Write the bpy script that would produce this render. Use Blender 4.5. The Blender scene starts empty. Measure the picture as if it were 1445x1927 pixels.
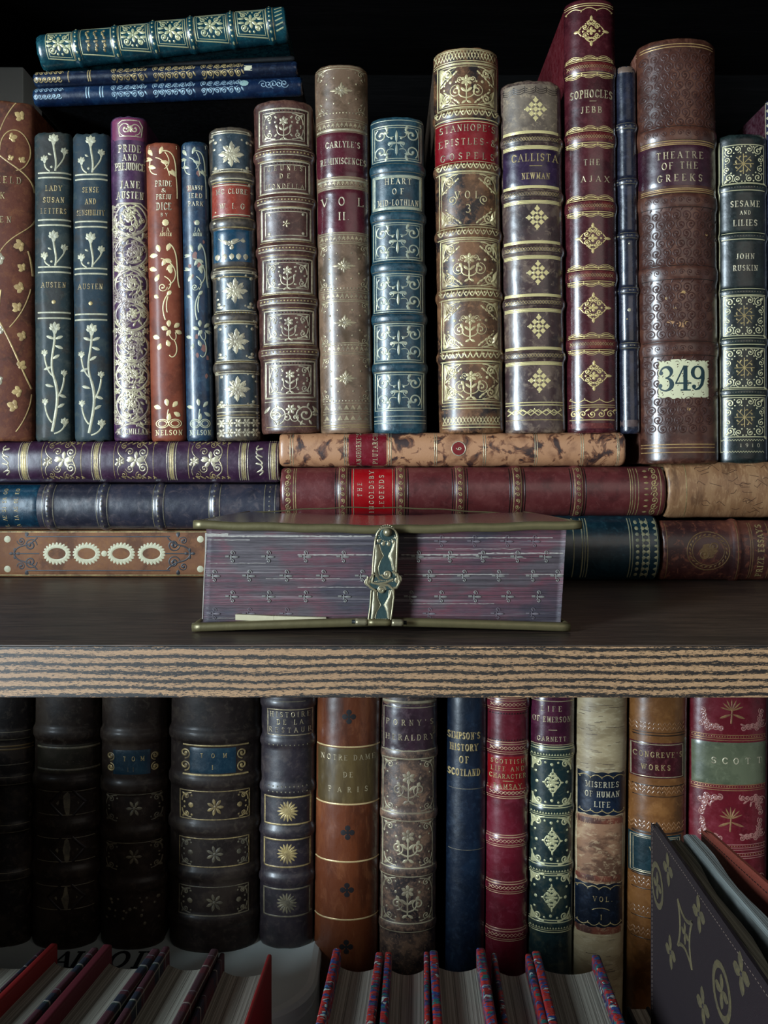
import bpy, math, random
from mathutils import Vector, Matrix, noise

# ------------------------------------------------------------------ camera, world, light
F = 1500.0                      # focal length in pixels of the 1445x1927 frame
CX, HY = 722.5, 915.0           # vertical axis and eye level in the photograph
EYE, YC = 0.054, -0.27          # eye height over the shelf, camera y (shelf front edge is y=0)
sc = bpy.context.scene
cd = bpy.data.cameras.new('camera')
cam = bpy.data.objects.new('camera', cd)
sc.collection.objects.link(cam)
cam.location = (0, YC, EYE)
cam.rotation_euler = (math.radians(90), 0, 0)
cd.sensor_width = 36
cd.sensor_fit = 'AUTO'
cd.lens = F / 1927 * 36
cd.shift_y = -(963.5 - HY) / 1927
cd.clip_start = 0.01
cd.clip_end = 20
sc.camera = cam

w = bpy.data.worlds.new('world')
sc.world = w
w.use_nodes = True
w.node_tree.nodes['Background'].inputs[0].default_value = (0.50, 0.66, 0.78, 1)
w.node_tree.nodes['Background'].inputs[1].default_value = 0.06

def area(name, loc, target, sx, sy, power, col):
    l = bpy.data.lights.new(name, 'AREA')
    l.shape = 'RECTANGLE'
    l.size, l.size_y = sx, sy
    l.energy = power
    l.color = col
    o = bpy.data.objects.new(name, l)
    sc.collection.objects.link(o)
    o.location = loc
    d = Vector(target) - Vector(loc)
    o.rotation_euler = d.to_track_quat('-Z', 'Y').to_euler()
    return o

# daylight from a tall window to the left of the camera, and the dim room behind it
area('window_light', (-1.50, -1.42, 0.20), (0.0, 0.2, 0.03), 0.36, 1.2, 108, (0.74, 0.89, 1.0))
area('room_light', (0.75, -1.5, 0.55), (0.05, 0.2, 0.0), 1.2, 0.9, 3.6, (1.0, 0.90, 0.80))

sc.view_settings.view_transform = 'Standard'
sc.view_settings.look = 'None'
sc.view_settings.gamma = 1
sc.view_settings.exposure = 0.0
sc.view_settings.use_curve_mapping = False

# ------------------------------------------------------------------ materials
def hexc(h):
    h = h.lstrip('#')
    v = [int(h[i:i + 2], 16) / 255 for i in (0, 2, 4)]
    return tuple((x / 12.92 if x <= .04045 else ((x + .055) / 1.055) ** 2.4) for x in v) + (1,)

class NT:
    def __init__(self, name):
        self.m = bpy.data.materials.new(name)
        self.m.use_nodes = True
        self.t = self.m.node_tree
        self.b = self.t.nodes['Principled BSDF']
        self.tc = None
    def n(self, typ, **kw):
        o = self.t.nodes.new(typ)
        for k, v in kw.items():
            setattr(o, k, v)
        return o
    def l(self, a, b):
        self.t.links.new(a, b)
    def coord(self, scale=(1, 1, 1), off=(0, 0, 0), rot=(0, 0, 0)):
        if self.tc is None:
            self.tc = self.n('ShaderNodeTexCoord')
        m = self.n('ShaderNodeMapping')
        m.inputs['Scale'].default_value = scale
        m.inputs['Location'].default_value = off
        m.inputs['Rotation'].default_value = rot
        self.l(self.tc.outputs['Object'], m.inputs[0])
        return m.outputs[0]
    def noise(self, vec, scale, detail=4, rough=.55, dist=0):
        o = self.n('ShaderNodeTexNoise')
        o.inputs['Scale'].default_value = scale
        o.inputs['Detail'].default_value = detail
        o.inputs['Roughness'].default_value = rough
        o.inputs['Distortion'].default_value = dist
        self.l(vec, o.inputs['Vector'])
        return o.outputs['Fac']
    def ramp(self, fac, stops, interp='LINEAR'):
        r = self.n('ShaderNodeValToRGB')
        r.color_ramp.interpolation = interp
        e = r.color_ramp.elements
        e[0].position, e[0].color = stops[0]
        e[1].position, e[1].color = stops[-1]
        for p, c in stops[1:-1]:
            x = e.new(p)
            x.color = c
        self.l(fac, r.inputs[0])
        return r.outputs[0]
    def mix(self, fac, a, b):
        m = self.n('ShaderNodeMix', data_type='RGBA')
        if hasattr(fac, 'links') or hasattr(fac, 'is_linked'):
            self.l(fac, m.inputs[0])
        else:
            m.inputs[0].default_value = fac
        for s, i in ((a, 6), (b, 7)):
            if isinstance(s, tuple):
                m.inputs[i].default_value = s
            else:
                self.l(s, m.inputs[i])
        return m.outputs[2]
    def math(self, op, a, b=0.0, clamp=False):
        m = self.n('ShaderNodeMath', operation=op)
        m.use_clamp = clamp
        for s, i in ((a, 0), (b, 1)):
            if isinstance(s, (int, float)):
                m.inputs[i].default_value = s
            else:
                self.l(s, m.inputs[i])
        return m.outputs[0]
    def bump(self, h, strength=.3, dist=.0003):
        b = self.n('ShaderNodeBump')
        b.inputs['Strength'].default_value = strength
        b.inputs['Distance'].default_value = dist
        self.l(h, b.inputs['Height'])
        self.l(b.outputs[0], self.b.inputs['Normal'])
    def set(self, **kw):
        for k, v in kw.items():
            k = k.replace('_', ' ')
            if isinstance(v, (int, float, tuple)):
                self.b.inputs[k].default_value = v
            else:
                self.l(v, self.b.inputs[k])

BW = lambda v: (v, v, v, 1)
_seed = [0]
def leather(name, base, dark=None, light=None, mott=.5, scale=70, scuff=.35, rough=.36, grain=.25, coat=.25, streak=1.0):
    """worn bookbinding leather: mottled base, pale scuffs, fine grain"""
    _seed[0] += 1
    s = _seed[0] * 3.7
    base = tuple(x * .76 for x in hexc(base)[:3]) + (1,)
    dark = tuple(x * .7 for x in hexc(dark)[:3]) + (1,) if dark else tuple(c * .45 for c in base[:3]) + (1,)
    light = tuple(x * .85 for x in hexc(light)[:3]) + (1,) if light else tuple(min(1, c * 1.6 + .03) for c in base[:3]) + (1,)
    t = NT(name)
    v = t.coord((1, 1, streak), (s, s * .7, s * .3))
    n1 = t.noise(v, scale, 6, .62)
    lt2 = tuple(base[i] * .55 + light[i] * .45 for i in range(3)) + (1,)
    c = t.ramp(n1, [(.41, dark), (.485, base), (.54, base), (.61, lt2)])
    c = t.mix(mott, base, c)
    n2 = t.noise(v, scale * 5.3, 7, .72, .6)
    sc_ = t.ramp(n2, [(.53, BW(0)), (.64, BW(1))])
    c = t.mix(t.math('MULTIPLY', sc_, scuff), c, light)
    geo = t.n('ShaderNodeNewGeometry')
    pt = t.ramp(geo.outputs['Pointiness'], [(.505, BW(0)), (.56, BW(1))])
    pw = t.ramp(n2, [(.40, BW(0)), (.58, BW(1))])
    c = t.mix(t.math('MULTIPLY', t.math('MULTIPLY', pt, pw), min(.9, scuff * 1.6)), c, light)
    n3 = t.noise(v, 2200, 3, .6)
    n4 = t.noise(v, 330, 5, .6)
    h = t.math('ADD', t.math('MULTIPLY', n3, .18), n4)
    t.bump(h, grain, .0004)
    r = t.math('ADD', t.math('MULTIPLY', n2, .35), rough - .17)
    t.set(Base_Color=c, Roughness=r)
    t.b.inputs['Specular IOR Level'].default_value = .5 if coat > .1 else .2
    t.b.inputs['Coat Weight'].default_value = coat
    t.b.inputs['Coat Roughness'].default_value = .2
    return t.m

def goldm(name='gold_tooling', col='#aa9b7a', worn='#54463a', amt=.8, metal=.55, rough=.34, scale=420):
    _seed[0] += 1
    t = NT(name)
    v = t.coord(off=(_seed[0], 0, 0))
    n = t.math('ADD', t.math('MULTIPLY', t.noise(v, scale, 5, .65), .5), t.math('MULTIPLY', t.noise(v, scale * .22, 4, .6), .5))
    f = t.ramp(n, [(.42, BW(0)), (.58, BW(1))])
    c = t.mix(t.math('MULTIPLY', f, amt), hexc(col), hexc(worn))
    t.set(Base_Color=c, Roughness=rough)
    t.set(Metallic=t.math('SUBTRACT', metal, t.math('MULTIPLY', f, metal * .7)))
    n2 = t.noise(v, 1500, 2)
    t.bump(n2, .25, .0002)
    return t.m

def plain(name, col, rough=.6, metal=0, nscale=300, namt=.25, bump=.15, coat=0):
    t = NT(name)
    v = t.coord()
    n = t.noise(v, nscale, 5, .6)
    c0 = hexc(col)
    c = t.mix(t.math('MULTIPLY', n, namt * 2), c0, tuple(x * .35 for x in c0[:3]) + (1,))
    t.set(Base_Color=c, Roughness=rough, Metallic=metal)
    t.b.inputs['Coat Weight'].default_value = coat
    t.bump(n, bump, .0004)
    return t.m

def pages(name, col='#b9ab92', dark='#6f6250', axis=0, freq=1500, contrast=.7):
    """edges of a block of leaves: fine lines across one axis"""
    t = NT(name)
    sc3 = [6, 6, 6]
    sc3[axis] = freq
    v = t.coord(tuple(sc3))
    n = t.noise(v, 1.0, 3, .7)
    f = t.ramp(n, [(.38, BW(0)), (.62, BW(1))])
    c = t.mix(t.math('MULTIPLY', f, contrast), hexc(col), hexc(dark))
    t.set(Base_Color=c, Roughness=.8)
    t.bump(n, .5, .0006)
    return t.m

GOLD = goldm()
GOLDP = goldm('pale_gold_tooling', '#bcb193', '#5c5044', .75, .45, .36)
GOLDD = goldm('dull_gold_tooling', '#a08b5c', '#4a3a28', .8, .35, .45)
GOLDF = goldm('faint_gold_tooling', '#6e6550', '#34302a', .8, .25, .5)
BLIND = plain('dark_blind_tooling', '#1a100c', .35)
PAGE = pages('page_edges')
PAGEG = pages('grey_page_edges', '#a3a091', '#5e5a50')

# ------------------------------------------------------------------ mesh helpers
def link_mesh(name, verts, faces, mats, midx=None, parent=None, smooth=True):
    me = bpy.data.meshes.new(name)
    me.from_pydata(verts, [], faces)
    for m in mats:
        me.materials.append(m)
    if midx:
        me.polygons.foreach_set('material_index', midx)
    if smooth:
        me.polygons.foreach_set('use_smooth', [True] * len(faces))
    me.update()
    o = bpy.data.objects.new(name, me)
    sc.collection.objects.link(o)
    if parent:
        o.parent = parent
    return o

def empty(name, loc, rot=(0, 0, 0), label=None, cat=None, group=None, scale=1):
    o = bpy.data.objects.new(name, None)
    o.empty_display_size = .01
    sc.collection.objects.link(o)
    o.location = loc
    o.rotation_euler = rot
    if label:
        o['label'] = label
    if cat:
        o['category'] = cat
    if group:
        o['group'] = group
    return o

def box_data(x0, x1, y0, y1, z0, z1, bev=.0004, seg=2):
    """bevelled box through bmesh"""
    import bmesh
    bm = bmesh.new()
    bmesh.ops.create_cube(bm, size=1)
    for v in bm.verts:
        v.co = Vector(((x0 + x1) / 2 + v.co.x * (x1 - x0), (y0 + y1) / 2 + v.co.y * (y1 - y0), (z0 + z1) / 2 + v.co.z * (z1 - z0)))
    if bev:
        bmesh.ops.bevel(bm, geom=list(bm.edges), offset=bev, segments=seg, affect='EDGES', profile=.6)
    vs = [v.co.copy() for v in bm.verts]
    bm.verts.index_update()
    fs = [[v.index for v in f.verts] for f in bm.faces]
    bm.free()
    return vs, fs

def box(name, x0, x1, y0, y1, z0, z1, mat, parent=None, bev=.0004, seg=2):
    vs, fs = box_data(x0, x1, y0, y1, z0, z1, bev, seg)
    return link_mesh(name, vs, fs, [mat], parent=parent, smooth=False)

# ------------------------------------------------------------------ serif capitals drawn as strokes
def arc(cx, cy, rx, ry, a0, a1, n=9):
    return [(cx + rx * math.cos(math.radians(a0 + (a1 - a0) * i / n)), cy + ry * math.sin(math.radians(a0 + (a1 - a0) * i / n))) for i in range(n + 1)]
G = {
 'A': (.8, [(0, [(.06, 0), (.38, 1)]), (1, [(.38, 1), (.74, 0)]), (0, [(.18, .34), (.6, .34)])], [(.06, 0), (.74, 0)]),
 'B': (.68, [(1, [(.14, 0), (.14, 1)]), (1, [(.14, 1)] + arc(.34, .76, .22, .24, 90, -90) + [(.14, .52)]), (1, [(.3, .52)] + arc(.36, .26, .26, .26, 90, -90) + [(.14, 0)])], [(.1, 0), (.1, 1)]),
 'C': (.74, [(1, arc(.42, .5, .34, .5, 48, 312, 16))], [(.66, .82), (.66, .18)]),
 'D': (.78, [(1, [(.14, 0), (.14, 1)]), (1, [(.14, 1)] + arc(.32, .5, .38, .5, 90, -90, 12) + [(.14, 0)])], [(.1, 0), (.1, 1)]),
 'E': (.66, [(1, [(.14, 0), (.14, 1)]), (0, [(.14, 1), (.58, 1), (.58, .84)]), (0, [(.14, .52), (.46, .52)]), (0, [(.14, 0), (.6, 0), (.6, .18)])], [(.1, 0), (.1, 1)]),
 'F': (.62, [(1, [(.14, 0), (.14, 1)]), (0, [(.14, 1), (.58, 1), (.58, .82)]), (0, [(.14, .52), (.46, .52)])], [(.14, 0), (.1, 1)]),
 'G': (.8, [(1, arc(.42, .5, .34, .5, 48, 300, 16)), (1, [(.66, .42), (.66, .06)])], [(.66, .82), (.66, .42)]),
 'H': (.82, [(1, [(.15, 0), (.15, 1)]), (1, [(.67, 0), (.67, 1)]), (0, [(.15, .52), (.67, .52)])], [(.15, 0), (.15, 1), (.67, 0), (.67, 1)]),
 'I': (.32, [(1, [(.16, 0), (.16, 1)])], [(.16, 0), (.16, 1)]),
 'J': (.46, [(1, [(.3, 1), (.3, .2)] + arc(.18, .14, .12, .16, 0, -160, 5))], [(.3, 1)]),
 'K': (.8, [(1, [(.15, 0), (.15, 1)]), (0, [(.66, 1), (.2, .42)]), (1, [(.32, .58), (.7, 0)])], [(.15, 0), (.15, 1), (.66, 1), (.7, 0)]),
 'L': (.62, [(1, [(.14, 0), (.14, 1)]), (0, [(.14, 0), (.58, 0), (.58, .2)])], [(.14, 1), (.1, 0)]),
 'M': (.96, [(0, [(.15, 0), (.15, 1)]), (1, [(.15, 1), (.47, .12)]), (0, [(.47, .12), (.8, 1)]), (1, [(.8, 1), (.8, 0)])], [(.15, 0), (.8, 0), (.12, 1), (.83, 1)]),
 'N': (.82, [(0, [(.15, 0), (.15, 1)]), (1, [(.15, 1), (.67, 0)]), (0, [(.67, 0), (.67, 1)])], [(.15, 0), (.11, 1), (.67, 1)]),
 'O': (.84, [(1, arc(.42, .5, .34, .5, 0, 360, 20))], []),
 'P': (.64, [(1, [(.14, 0), (.14, 1)]), (1, [(.14, 1)] + arc(.34, .74, .24, .26, 90, -90) + [(.14, .48)])], [(.14, 0), (.1, 1)]),
 'Q': (.84, [(1, arc(.42, .5, .34, .5, 0, 360, 20)), (1, [(.5, .14), (.76, -.14)])], []),
 'R': (.74, [(1, [(.14, 0), (.14, 1)]), (1, [(.14, 1)] + arc(.34, .75, .22, .25, 90, -90) + [(.14, .5)]), (1, [(.36, .5), (.66, 0)])], [(.14, 0), (.1, 1), (.68, 0)]),
 'S': (.6, [(1, arc(.3, .75, .2, .25, 35, 270, 9) + arc(.3, .26, .22, .25, 90, -145, 9))], [(.48, .86), (.1, .14)]),
 'T': (.72, [(1, [(.36, 0), (.36, 1)]), (0, [(.06, .82), (.06, 1), (.66, 1), (.66, .82)])], [(.36, 0)]),
 'U': (.8, [(1, [(.15, 1), (.15, .3)] + arc(.4, .28, .25, .28, 180, 360, 8) + [(.65, 1)])], [(.15, 1), (.65, 1)]),
 'V': (.76, [(1, [(.06, 1), (.38, 0)]), (0, [(.38, 0), (.7, 1)])], [(.06, 1), (.7, 1)]),
 'W': (1.06, [(1, [(.06, 1), (.3, 0)]), (0, [(.3, 0), (.53, 1)]), (1, [(.53, 1), (.76, 0)]), (0, [(.76, 0), (1, 1)])], [(.06, 1), (.53, 1), (1, 1)]),
 'X': (.76, [(1, [(.08, 1), (.68, 0)]), (0, [(.66, 1), (.08, 0)])], [(.08, 1), (.68, 0), (.66, 1), (.08, 0)]),
 'Y': (.74, [(1, [(.06, 1), (.36, .48), (.36, 0)]), (0, [(.36, .48), (.68, 1)])], [(.06, 1), (.68, 1), (.36, 0)]),
 'Z': (.66, [(0, [(.1, .84), (.1, 1), (.58, 1)]), (1, [(.58, 1), (.08, 0)]), (0, [(.08, 0), (.6, 0), (.6, .16)])], []),
 '1': (.4, [(1, [(.2, 0), (.2, 1), (.08, .84)])], [(.2, 0)]),
 '3': (.62, [(1, arc(.28, .76, .22, .24, 150, -80, 10) + arc(.28, .26, .26, .27, 80, -150, 10))], []),
 '4': (.72, [(0, [(.5, 1), (.06, .3), (.68, .3)]), (1, [(.5, 1), (.5, 0)])], [(.5, 0)]),
 '6': (.62, [(1, arc(.5, .5, .42, .5, 100, 180, 8) + arc(.3, .27, .22, .27, 180, 540, 16))], []),
 '9': (.62, [(1, arc(.14, .5, .42, .5, -80, 0, 8) + arc(.34, .73, .22, .27, 0, 360, 16))], []),
 '0': (.62, [(1, arc(.3, .5, .24, .5, 0, 360, 18))], []),
 '&': (.8, [(1, [(.72, 0), (.2, .72)] + arc(.34, .82, .15, .17, 200, -20, 8) + [(.14, .34)] + arc(.32, .22, .22, .22, 160, 330, 8) + [(.7, .5)])], []),
 "'": (.22, [(1, [(.12, 1), (.08, .78)])], []),
 '.': (.26, [(1, [(.1, 0), (.14, .06)])], []),
 '-': (.44, [(1, [(.06, .45), (.36, .45)])], []),
 ' ': (.42, [], []),
}

# ------------------------------------------------------------------ tooling canvas laid on a surface
class Cv:
    """collects ribbons, petals and patches and lays them on a surface S(u, v, h); pixel
    measures of the photograph are turned into book measures by uv(x, y)"""
    def __init__(self, S, uv, s, mats, h=.00008):
        self.S, self.uv, self.s, self.h = S, uv, s, h
        self.v, self.f, self.mi, self.mats = [], [], [], list(mats)
        self.gold = None
    def mat(self, m):
        if m is None:
            m = self.gold or GOLD
        if m not in self.mats:
            self.mats.append(m)
        return self.mats.index(m)
    def st(self, pts, w=1.6, mat=None, closed=False, lift=1.0, step=None):
        """ribbon with a raised centre; w in px, may be a list"""
        mi = self.mat(mat)
        if closed:
            pts = list(pts) + [pts[0]]
        P = [self.uv(*p) for p in pts]
        if isinstance(w, (int, float)):
            W = [w] * len(P)
        else:
            W = list(w)
            if closed:
                W.append(W[0])
        step = step or .0016
        Q, R = [P[0]], [W[0]]
        for (a, b, wa, wb) in zip(P[:-1], P[1:], W[:-1], W[1:]):
            L = math.hypot(b[0] - a[0], b[1] - a[1])
            if L < 1e-7:
                continue
            k = max(1, int(L / step + .5))
            for i in range(1, k + 1):
                Q.append((a[0] + (b[0] - a[0]) * i / k, a[1] + (b[1] - a[1]) * i / k))
                R.append(wa + (wb - wa) * i / k)
        if len(Q) < 2:
            return
        b0 = len(self.v)
        n = len(Q)
        for i, q in enumerate(Q):
            a, c = Q[max(0, i - 1)], Q[min(n - 1, i + 1)]
            if closed and i in (0, n - 1):
                a, c = Q[-2], Q[1]
            dx, dy = c[0] - a[0], c[1] - a[1]
            L = math.hypot(dx, dy) or 1
            hw = R[i] * self.s / 2
            nx, ny = -dy / L * hw, dx / L * hw
            hh = min(.0004, hw * .55) * lift
            self.v += [self.S(q[0] + nx, q[1] + ny, self.h), self.S(q[0], q[1], self.h + hh), self.S(q[0] - nx, q[1] - ny, self.h)]
        for i in range(n - 1):
            k = b0 + i * 3
            self.f += [(k, k + 1, k + 4, k + 3), (k + 1, k + 2, k + 5, k + 4)]
            self.mi += [mi, mi]
    def fan(self, pts, mat=None, lift=.0002, c=None):
        mi = self.mat(mat)
        P = [self.uv(*p) for p in pts]
        if c:
            cu = self.uv(*c)
        else:
            cu = (sum(p[0] for p in P) / len(P), sum(p[1] for p in P) / len(P))
        b0 = len(self.v)
        self.v.append(self.S(cu[0], cu[1], self.h + lift))
        for p in P:
            self.v.append(self.S(p[0], p[1], self.h))
        n = len(P)
        for i in range(n):
            self.f.append((b0, b0 + 1 + i, b0 + 1 + (i + 1) % n))
            self.mi.append(mi)
    def dot(self, x, y, r, mat=None, n=8, lift=None):
        self.fan([(x + r * math.cos(i * 2 * math.pi / n), y + r * math.sin(i * 2 * math.pi / n)) for i in range(n)], mat,
                 lift if lift is not None else min(.0005, r * self.s * .5))
    def petal(self, x, y, ang, L, W, mat=None, back=.0):
        a = math.radians(ang)
        ca, sa = math.cos(a), math.sin(a)
        pts = []
        for t, q in ((0, .12), (.25, .7), (.55, 1), (.8, .75), (1, 0), (.8, -.75), (.55, -1), (.25, -.7), (0, -.12)):
            px, py = t * L - back * L, q * W / 2
            pts.append((x + px * ca - py * sa, y + px * sa + py * ca))
        self.fan(pts, mat, min(.0004, W * self.s * .35))
    def rect(self, x0, x1, y0, y1, mat, h=None, bev=True, edge=None):
        mi = self.mat(mat)
        h = self.h if h is None else h
        wu = abs(x1 - x0) * self.s
        wv = abs(y1 - y0) * self.s
        nu, nv = max(2, int(wu / .0012)), max(2, int(wv / .0012))
        b0 = len(self.v)
        for j in range(nv + 1):
            for i in range(nu + 1):
                x = x0 + (x1 - x0) * i / nu
                y = y0 + (y1 - y0) * j / nv
                if edge and j in (0, nv):
                    y += edge(x) * (1 if j else -1)
                u, v = self.uv(x, y)
                hh = h if (0 < i < nu and 0 < j < nv) or not bev else h * .2
                self.v.append(self.S(u, v, hh))
        for j in range(nv):
            for i in range(nu):
                k = b0 + j * (nu + 1) + i
                self.f.append((k, k + 1, k + nu + 2, k + nu + 1))
                self.mi.append(mi)
    # ---- lettering
    def text(self, s, x, y, h, w=None, mat=None, bold=1.0, gap=.12):
        """capitals centred on (x, y), cap height h, total width w (px)"""
        s = s.upper()
        adv = [G[ch][0] + gap for ch in s]
        tot = sum(adv) - gap
        k = (w / tot) if w else h
        if w and len(s) > 1 and k > h * .62:      # wide setting: keep the letter, open the spacing
            k2 = max(h * .62, min(k * .84, h * .95))
            glyphs = sum(G[ch][0] for ch in s)
            gp = (w - glyphs * k2) / (len(s) - 1) / k2
            adv = [G[ch][0] + gp for ch in s]
            tot, k = w / k2, k2
        cx = x - tot * k / 2
        y0 = y + h / 2
        th, tn, sf = h * .15 * bold, h * .085 * bold, h * .15
        for ch, ad in zip(s, adv):
            g = G[ch]
            for wt, pts in g[1]:
                self.st([(cx + p[0] * k, y0 - p[1] * h) for p in pts], th if wt else tn, mat, lift=1.2)
            for (px, py) in g[2]:
                X, Y = cx + px * k, y0 - py * h
                self.st([(X - sf, Y), (X + sf, Y)], tn * 1.1, mat, lift=1)
            cx += ad * k
    # ---- ornaments
    def lines(self, y, offs=(0,), w=1.5, m=3, mat=None, x0=None, x1=None):
        for o in offs:
            a = self.xl(y + o) + m if x0 is None else x0
            b = self.xr(y + o) - m if x1 is None else x1
            self.st([(a, y + o), (b, y + o)], w, mat)
    def zig(self, y, amp=4, step=7, w=1.2, m=4, mat=None):
        a, b = self.xl(y) + m, self.xr(y) - m
        n = max(2, int((b - a) / step * 2))
        self.st([(a + (b - a) * i / n, y + (amp / 2 if i % 2 else -amp / 2)) for i in range(n + 1)], w, mat)
    def cross(self, y, amp=10, step=14, w=1.3, m=4, mat=None):
        a, b = self.xl(y) + m, self.xr(y) - m
        n = max(2, int((b - a) / step * 2))
        for s in (1, -1):
            self.st([(a + (b - a) * i / n, y + s * (amp / 2 if i % 2 else -amp / 2)) for i in range(n + 1)], w, mat)
    def dots(self, y, r=1.4, step=6, m=5, mat=None):
        a, b = self.xl(y) + m, self.xr(y) - m
        n = max(2, int((b - a) / step))
        for i in range(n + 1):
            self.dot(a + (b - a) * i / n, y, r, mat, n=6)
    def tri(self, y, amp=5, step=7, m=4, mat=None, up=1):
        a, b = self.xl(y) + m, self.xr(y) - m
        n = max(2, int((b - a) / step))
        d = (b - a) / n
        for i in range(n):
            X = a + d * i
            self.fan([(X + d * .08, y + amp / 2 * up), (X + d * .92, y + amp / 2 * up), (X + d / 2, y - amp / 2 * up)], mat, .0001)
    def scal(self, y, amp=4, step=22, w=1.5, m=3, mat=None, up=1):
        """a ruled line that swags between small peaks"""
        a, b = self.xl(y) + m, self.xr(y) - m
        n = max(1, int((b - a) / step + .5))
        N = n * 8
        self.st([(a + (b - a) * i / N, y - up * amp * abs(math.cos(math.pi * i * n / N)) ** 3) for i in range(N + 1)], w, mat)
        for i in range(n + 1):
            self.dot(min(b - 2, max(a + 2, a + (b - a) * i / n)), y - up * (amp + 2), 1.2, mat, 6)
    def frame(self, x0, x1, y0, y1, w=1.5, mat=None, gap=0):
        self.st([(x0, y0), (x1, y0), (x1, y1), (x0, y1)], w, mat, closed=True)
        if gap:
            g = gap
            self.st([(x0 + g, y0 + g), (x1 - g, y0 + g), (x1 - g, y1 - g), (x0 + g, y1 - g)], w * .7, mat, closed=True)
    def spiral(self, x, y, r, turns=1.3, a0=0, d=1, w=1.6, mat=None, end=True):
        N = int(14 * turns) + 3
        pts, ws = [], []
        for i in range(N + 1):
            t = i / N
            rr = r * (1 - .82 * t)
            a = math.radians(a0) + d * turns * 2 * math.pi * t
            pts.append((x + rr * math.cos(a), y + rr * math.sin(a)))
            ws.append(w * (.75 + .5 * t))
        self.st(pts, ws, mat)
        if end:
            self.dot(pts[-1][0], pts[-1][1], w * 1.05, mat, 7)
    def curve(self, P, w=1.5, mat=None, n=14, w1=None):
        """bezier through 3 or 4 control points"""
        pts = []
        for i in range(n + 1):
            t = i / n
            if len(P) == 3:
                a, b, c = P
                q = [(1 - t) ** 2 * a[k] + 2 * t * (1 - t) * b[k] + t * t * c[k] for k in (0, 1)]
            else:
                a, b, c, d = P
                q = [(1 - t) ** 3 * a[k] + 3 * t * (1 - t) ** 2 * b[k] + 3 * t * t * (1 - t) * c[k] + t ** 3 * d[k] for k in (0, 1)]
            pts.append(tuple(q))
        self.st(pts, w if w1 is None else [w + (w1 - w) * i / n for i in range(n + 1)], mat)
        return pts
    def corner(self, x, y, dx, dy, r, w=1.5, mat=None):
        """leafy scroll growing out of a corner towards (dx, dy)"""
        self.spiral(x + dx * r * .55, y + dy * r * .5, r * .42, 1.2, 180 if dx > 0 else 0, dx * dy, w, mat)
        self.curve([(x, y + dy * r * 1.15), (x + dx * r * .05, y + dy * r * .4), (x + dx * r * .35, y + dy * r * .3)], w, mat, 7)
        self.curve([(x + dx * r * 1.25, y), (x + dx * r * .6, y + dy * r * .02), (x + dx * r * .3, y + dy * r * .35)], w, mat, 7)
        self.petal(x, y, math.degrees(math.atan2(dy, dx)), r * .5, r * .3, mat)
        self.dot(x + dx * r * 1.25, y + dy * r * .35, w * .9, mat, 6)
        self.dot(x + dx * r * .3, y + dy * r * 1.3, w * .9, mat, 6)
    def corners(self, x0, x1, y0, y1, r, w=1.5, mat=None):
        for (x, dx) in ((x0, 1), (x1, -1)):
            for (y, dy) in ((y0, 1), (y1, -1)):
                self.corner(x, y, dx, dy, r, w, mat)
    def rosette(self, x, y, r, n=8, W=.5, mat=None, a0=0, core=.22):
        for i in range(n):
            self.petal(x, y, a0 + 360 * i / n, r, r * W, mat, -.12)
        self.dot(x, y, r * core, mat)
    def lozenge(self, x, y, rx, ry, mat=None, w=1.3):
        """filigree diamond tool"""
        for a, L, r in ((0, rx, rx), (180, rx, rx), (90, ry, ry), (270, ry, ry)):
            ca, sa = math.cos(math.radians(a)), math.sin(math.radians(a))
            self.petal(x + ca * r * .66, y + sa * r * .66, a, L * .42, min(rx, ry) * .2, mat)
            self.petal(x, y, a, L * .3, min(rx, ry) * .22, mat)
            self.dot(x + ca * r * .5, y + sa * r * .5, w * 1.1, mat, 6)
        for sx in (-1, 1):
            for sy in (-1, 1):
                m = min(rx, ry)
                self.spiral(x + sx * rx * .36, y + sy * ry * .30, m * .22, 1.2, 0, sx * sy, w, mat, True)
                self.spiral(x + sx * rx * .17, y + sy * ry * .52, m * .17, 1.1, 90, -sx * sy, w * .9, mat, True)
                self.curve([(x, y + sy * ry * .84), (x + sx * rx * .22, y + sy * ry * .62), (x + sx * rx * .3, y + sy * ry * .62)], w * .9, mat, 5)
                self.curve([(x + sx * rx * .84, y), (x + sx * rx * .66, y + sy * ry * .22), (x + sx * rx * .6, y + sy * ry * .32)], w * .9, mat, 5)
                for q in (.2, .4, .6, .8):
                    self.dot(x + sx * rx * (1 - q) * .86, y + sy * ry * q * .86, w * .75, mat, 6)
    def diaper(self, x, y, rx, ry, mat=None):
        """diamond built of small squares set on point"""
        for i in range(-2, 3):
            for j in range(-2, 3):
                if abs(i) + abs(j) > 2:
                    continue
                X, Y, r = x + i * rx / 2.6, y + j * ry / 2.6, min(rx, ry) / 4.6
                if (i + j) % 2 == 0 or abs(i) + abs(j) == 2:
                    self.fan([(X - r * 1.25, Y), (X, Y - r * 1.25), (X + r * 1.25, Y), (X, Y + r * 1.25)], mat, .0001)
                else:
                    self.dot(X, Y, r * .7, mat, 6)
        for a in (0, 90, 180, 270):
            self.dot(x + math.cos(math.radians(a)) * rx, y + math.sin(math.radians(a)) * ry, 1.6, mat, 6)
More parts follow.
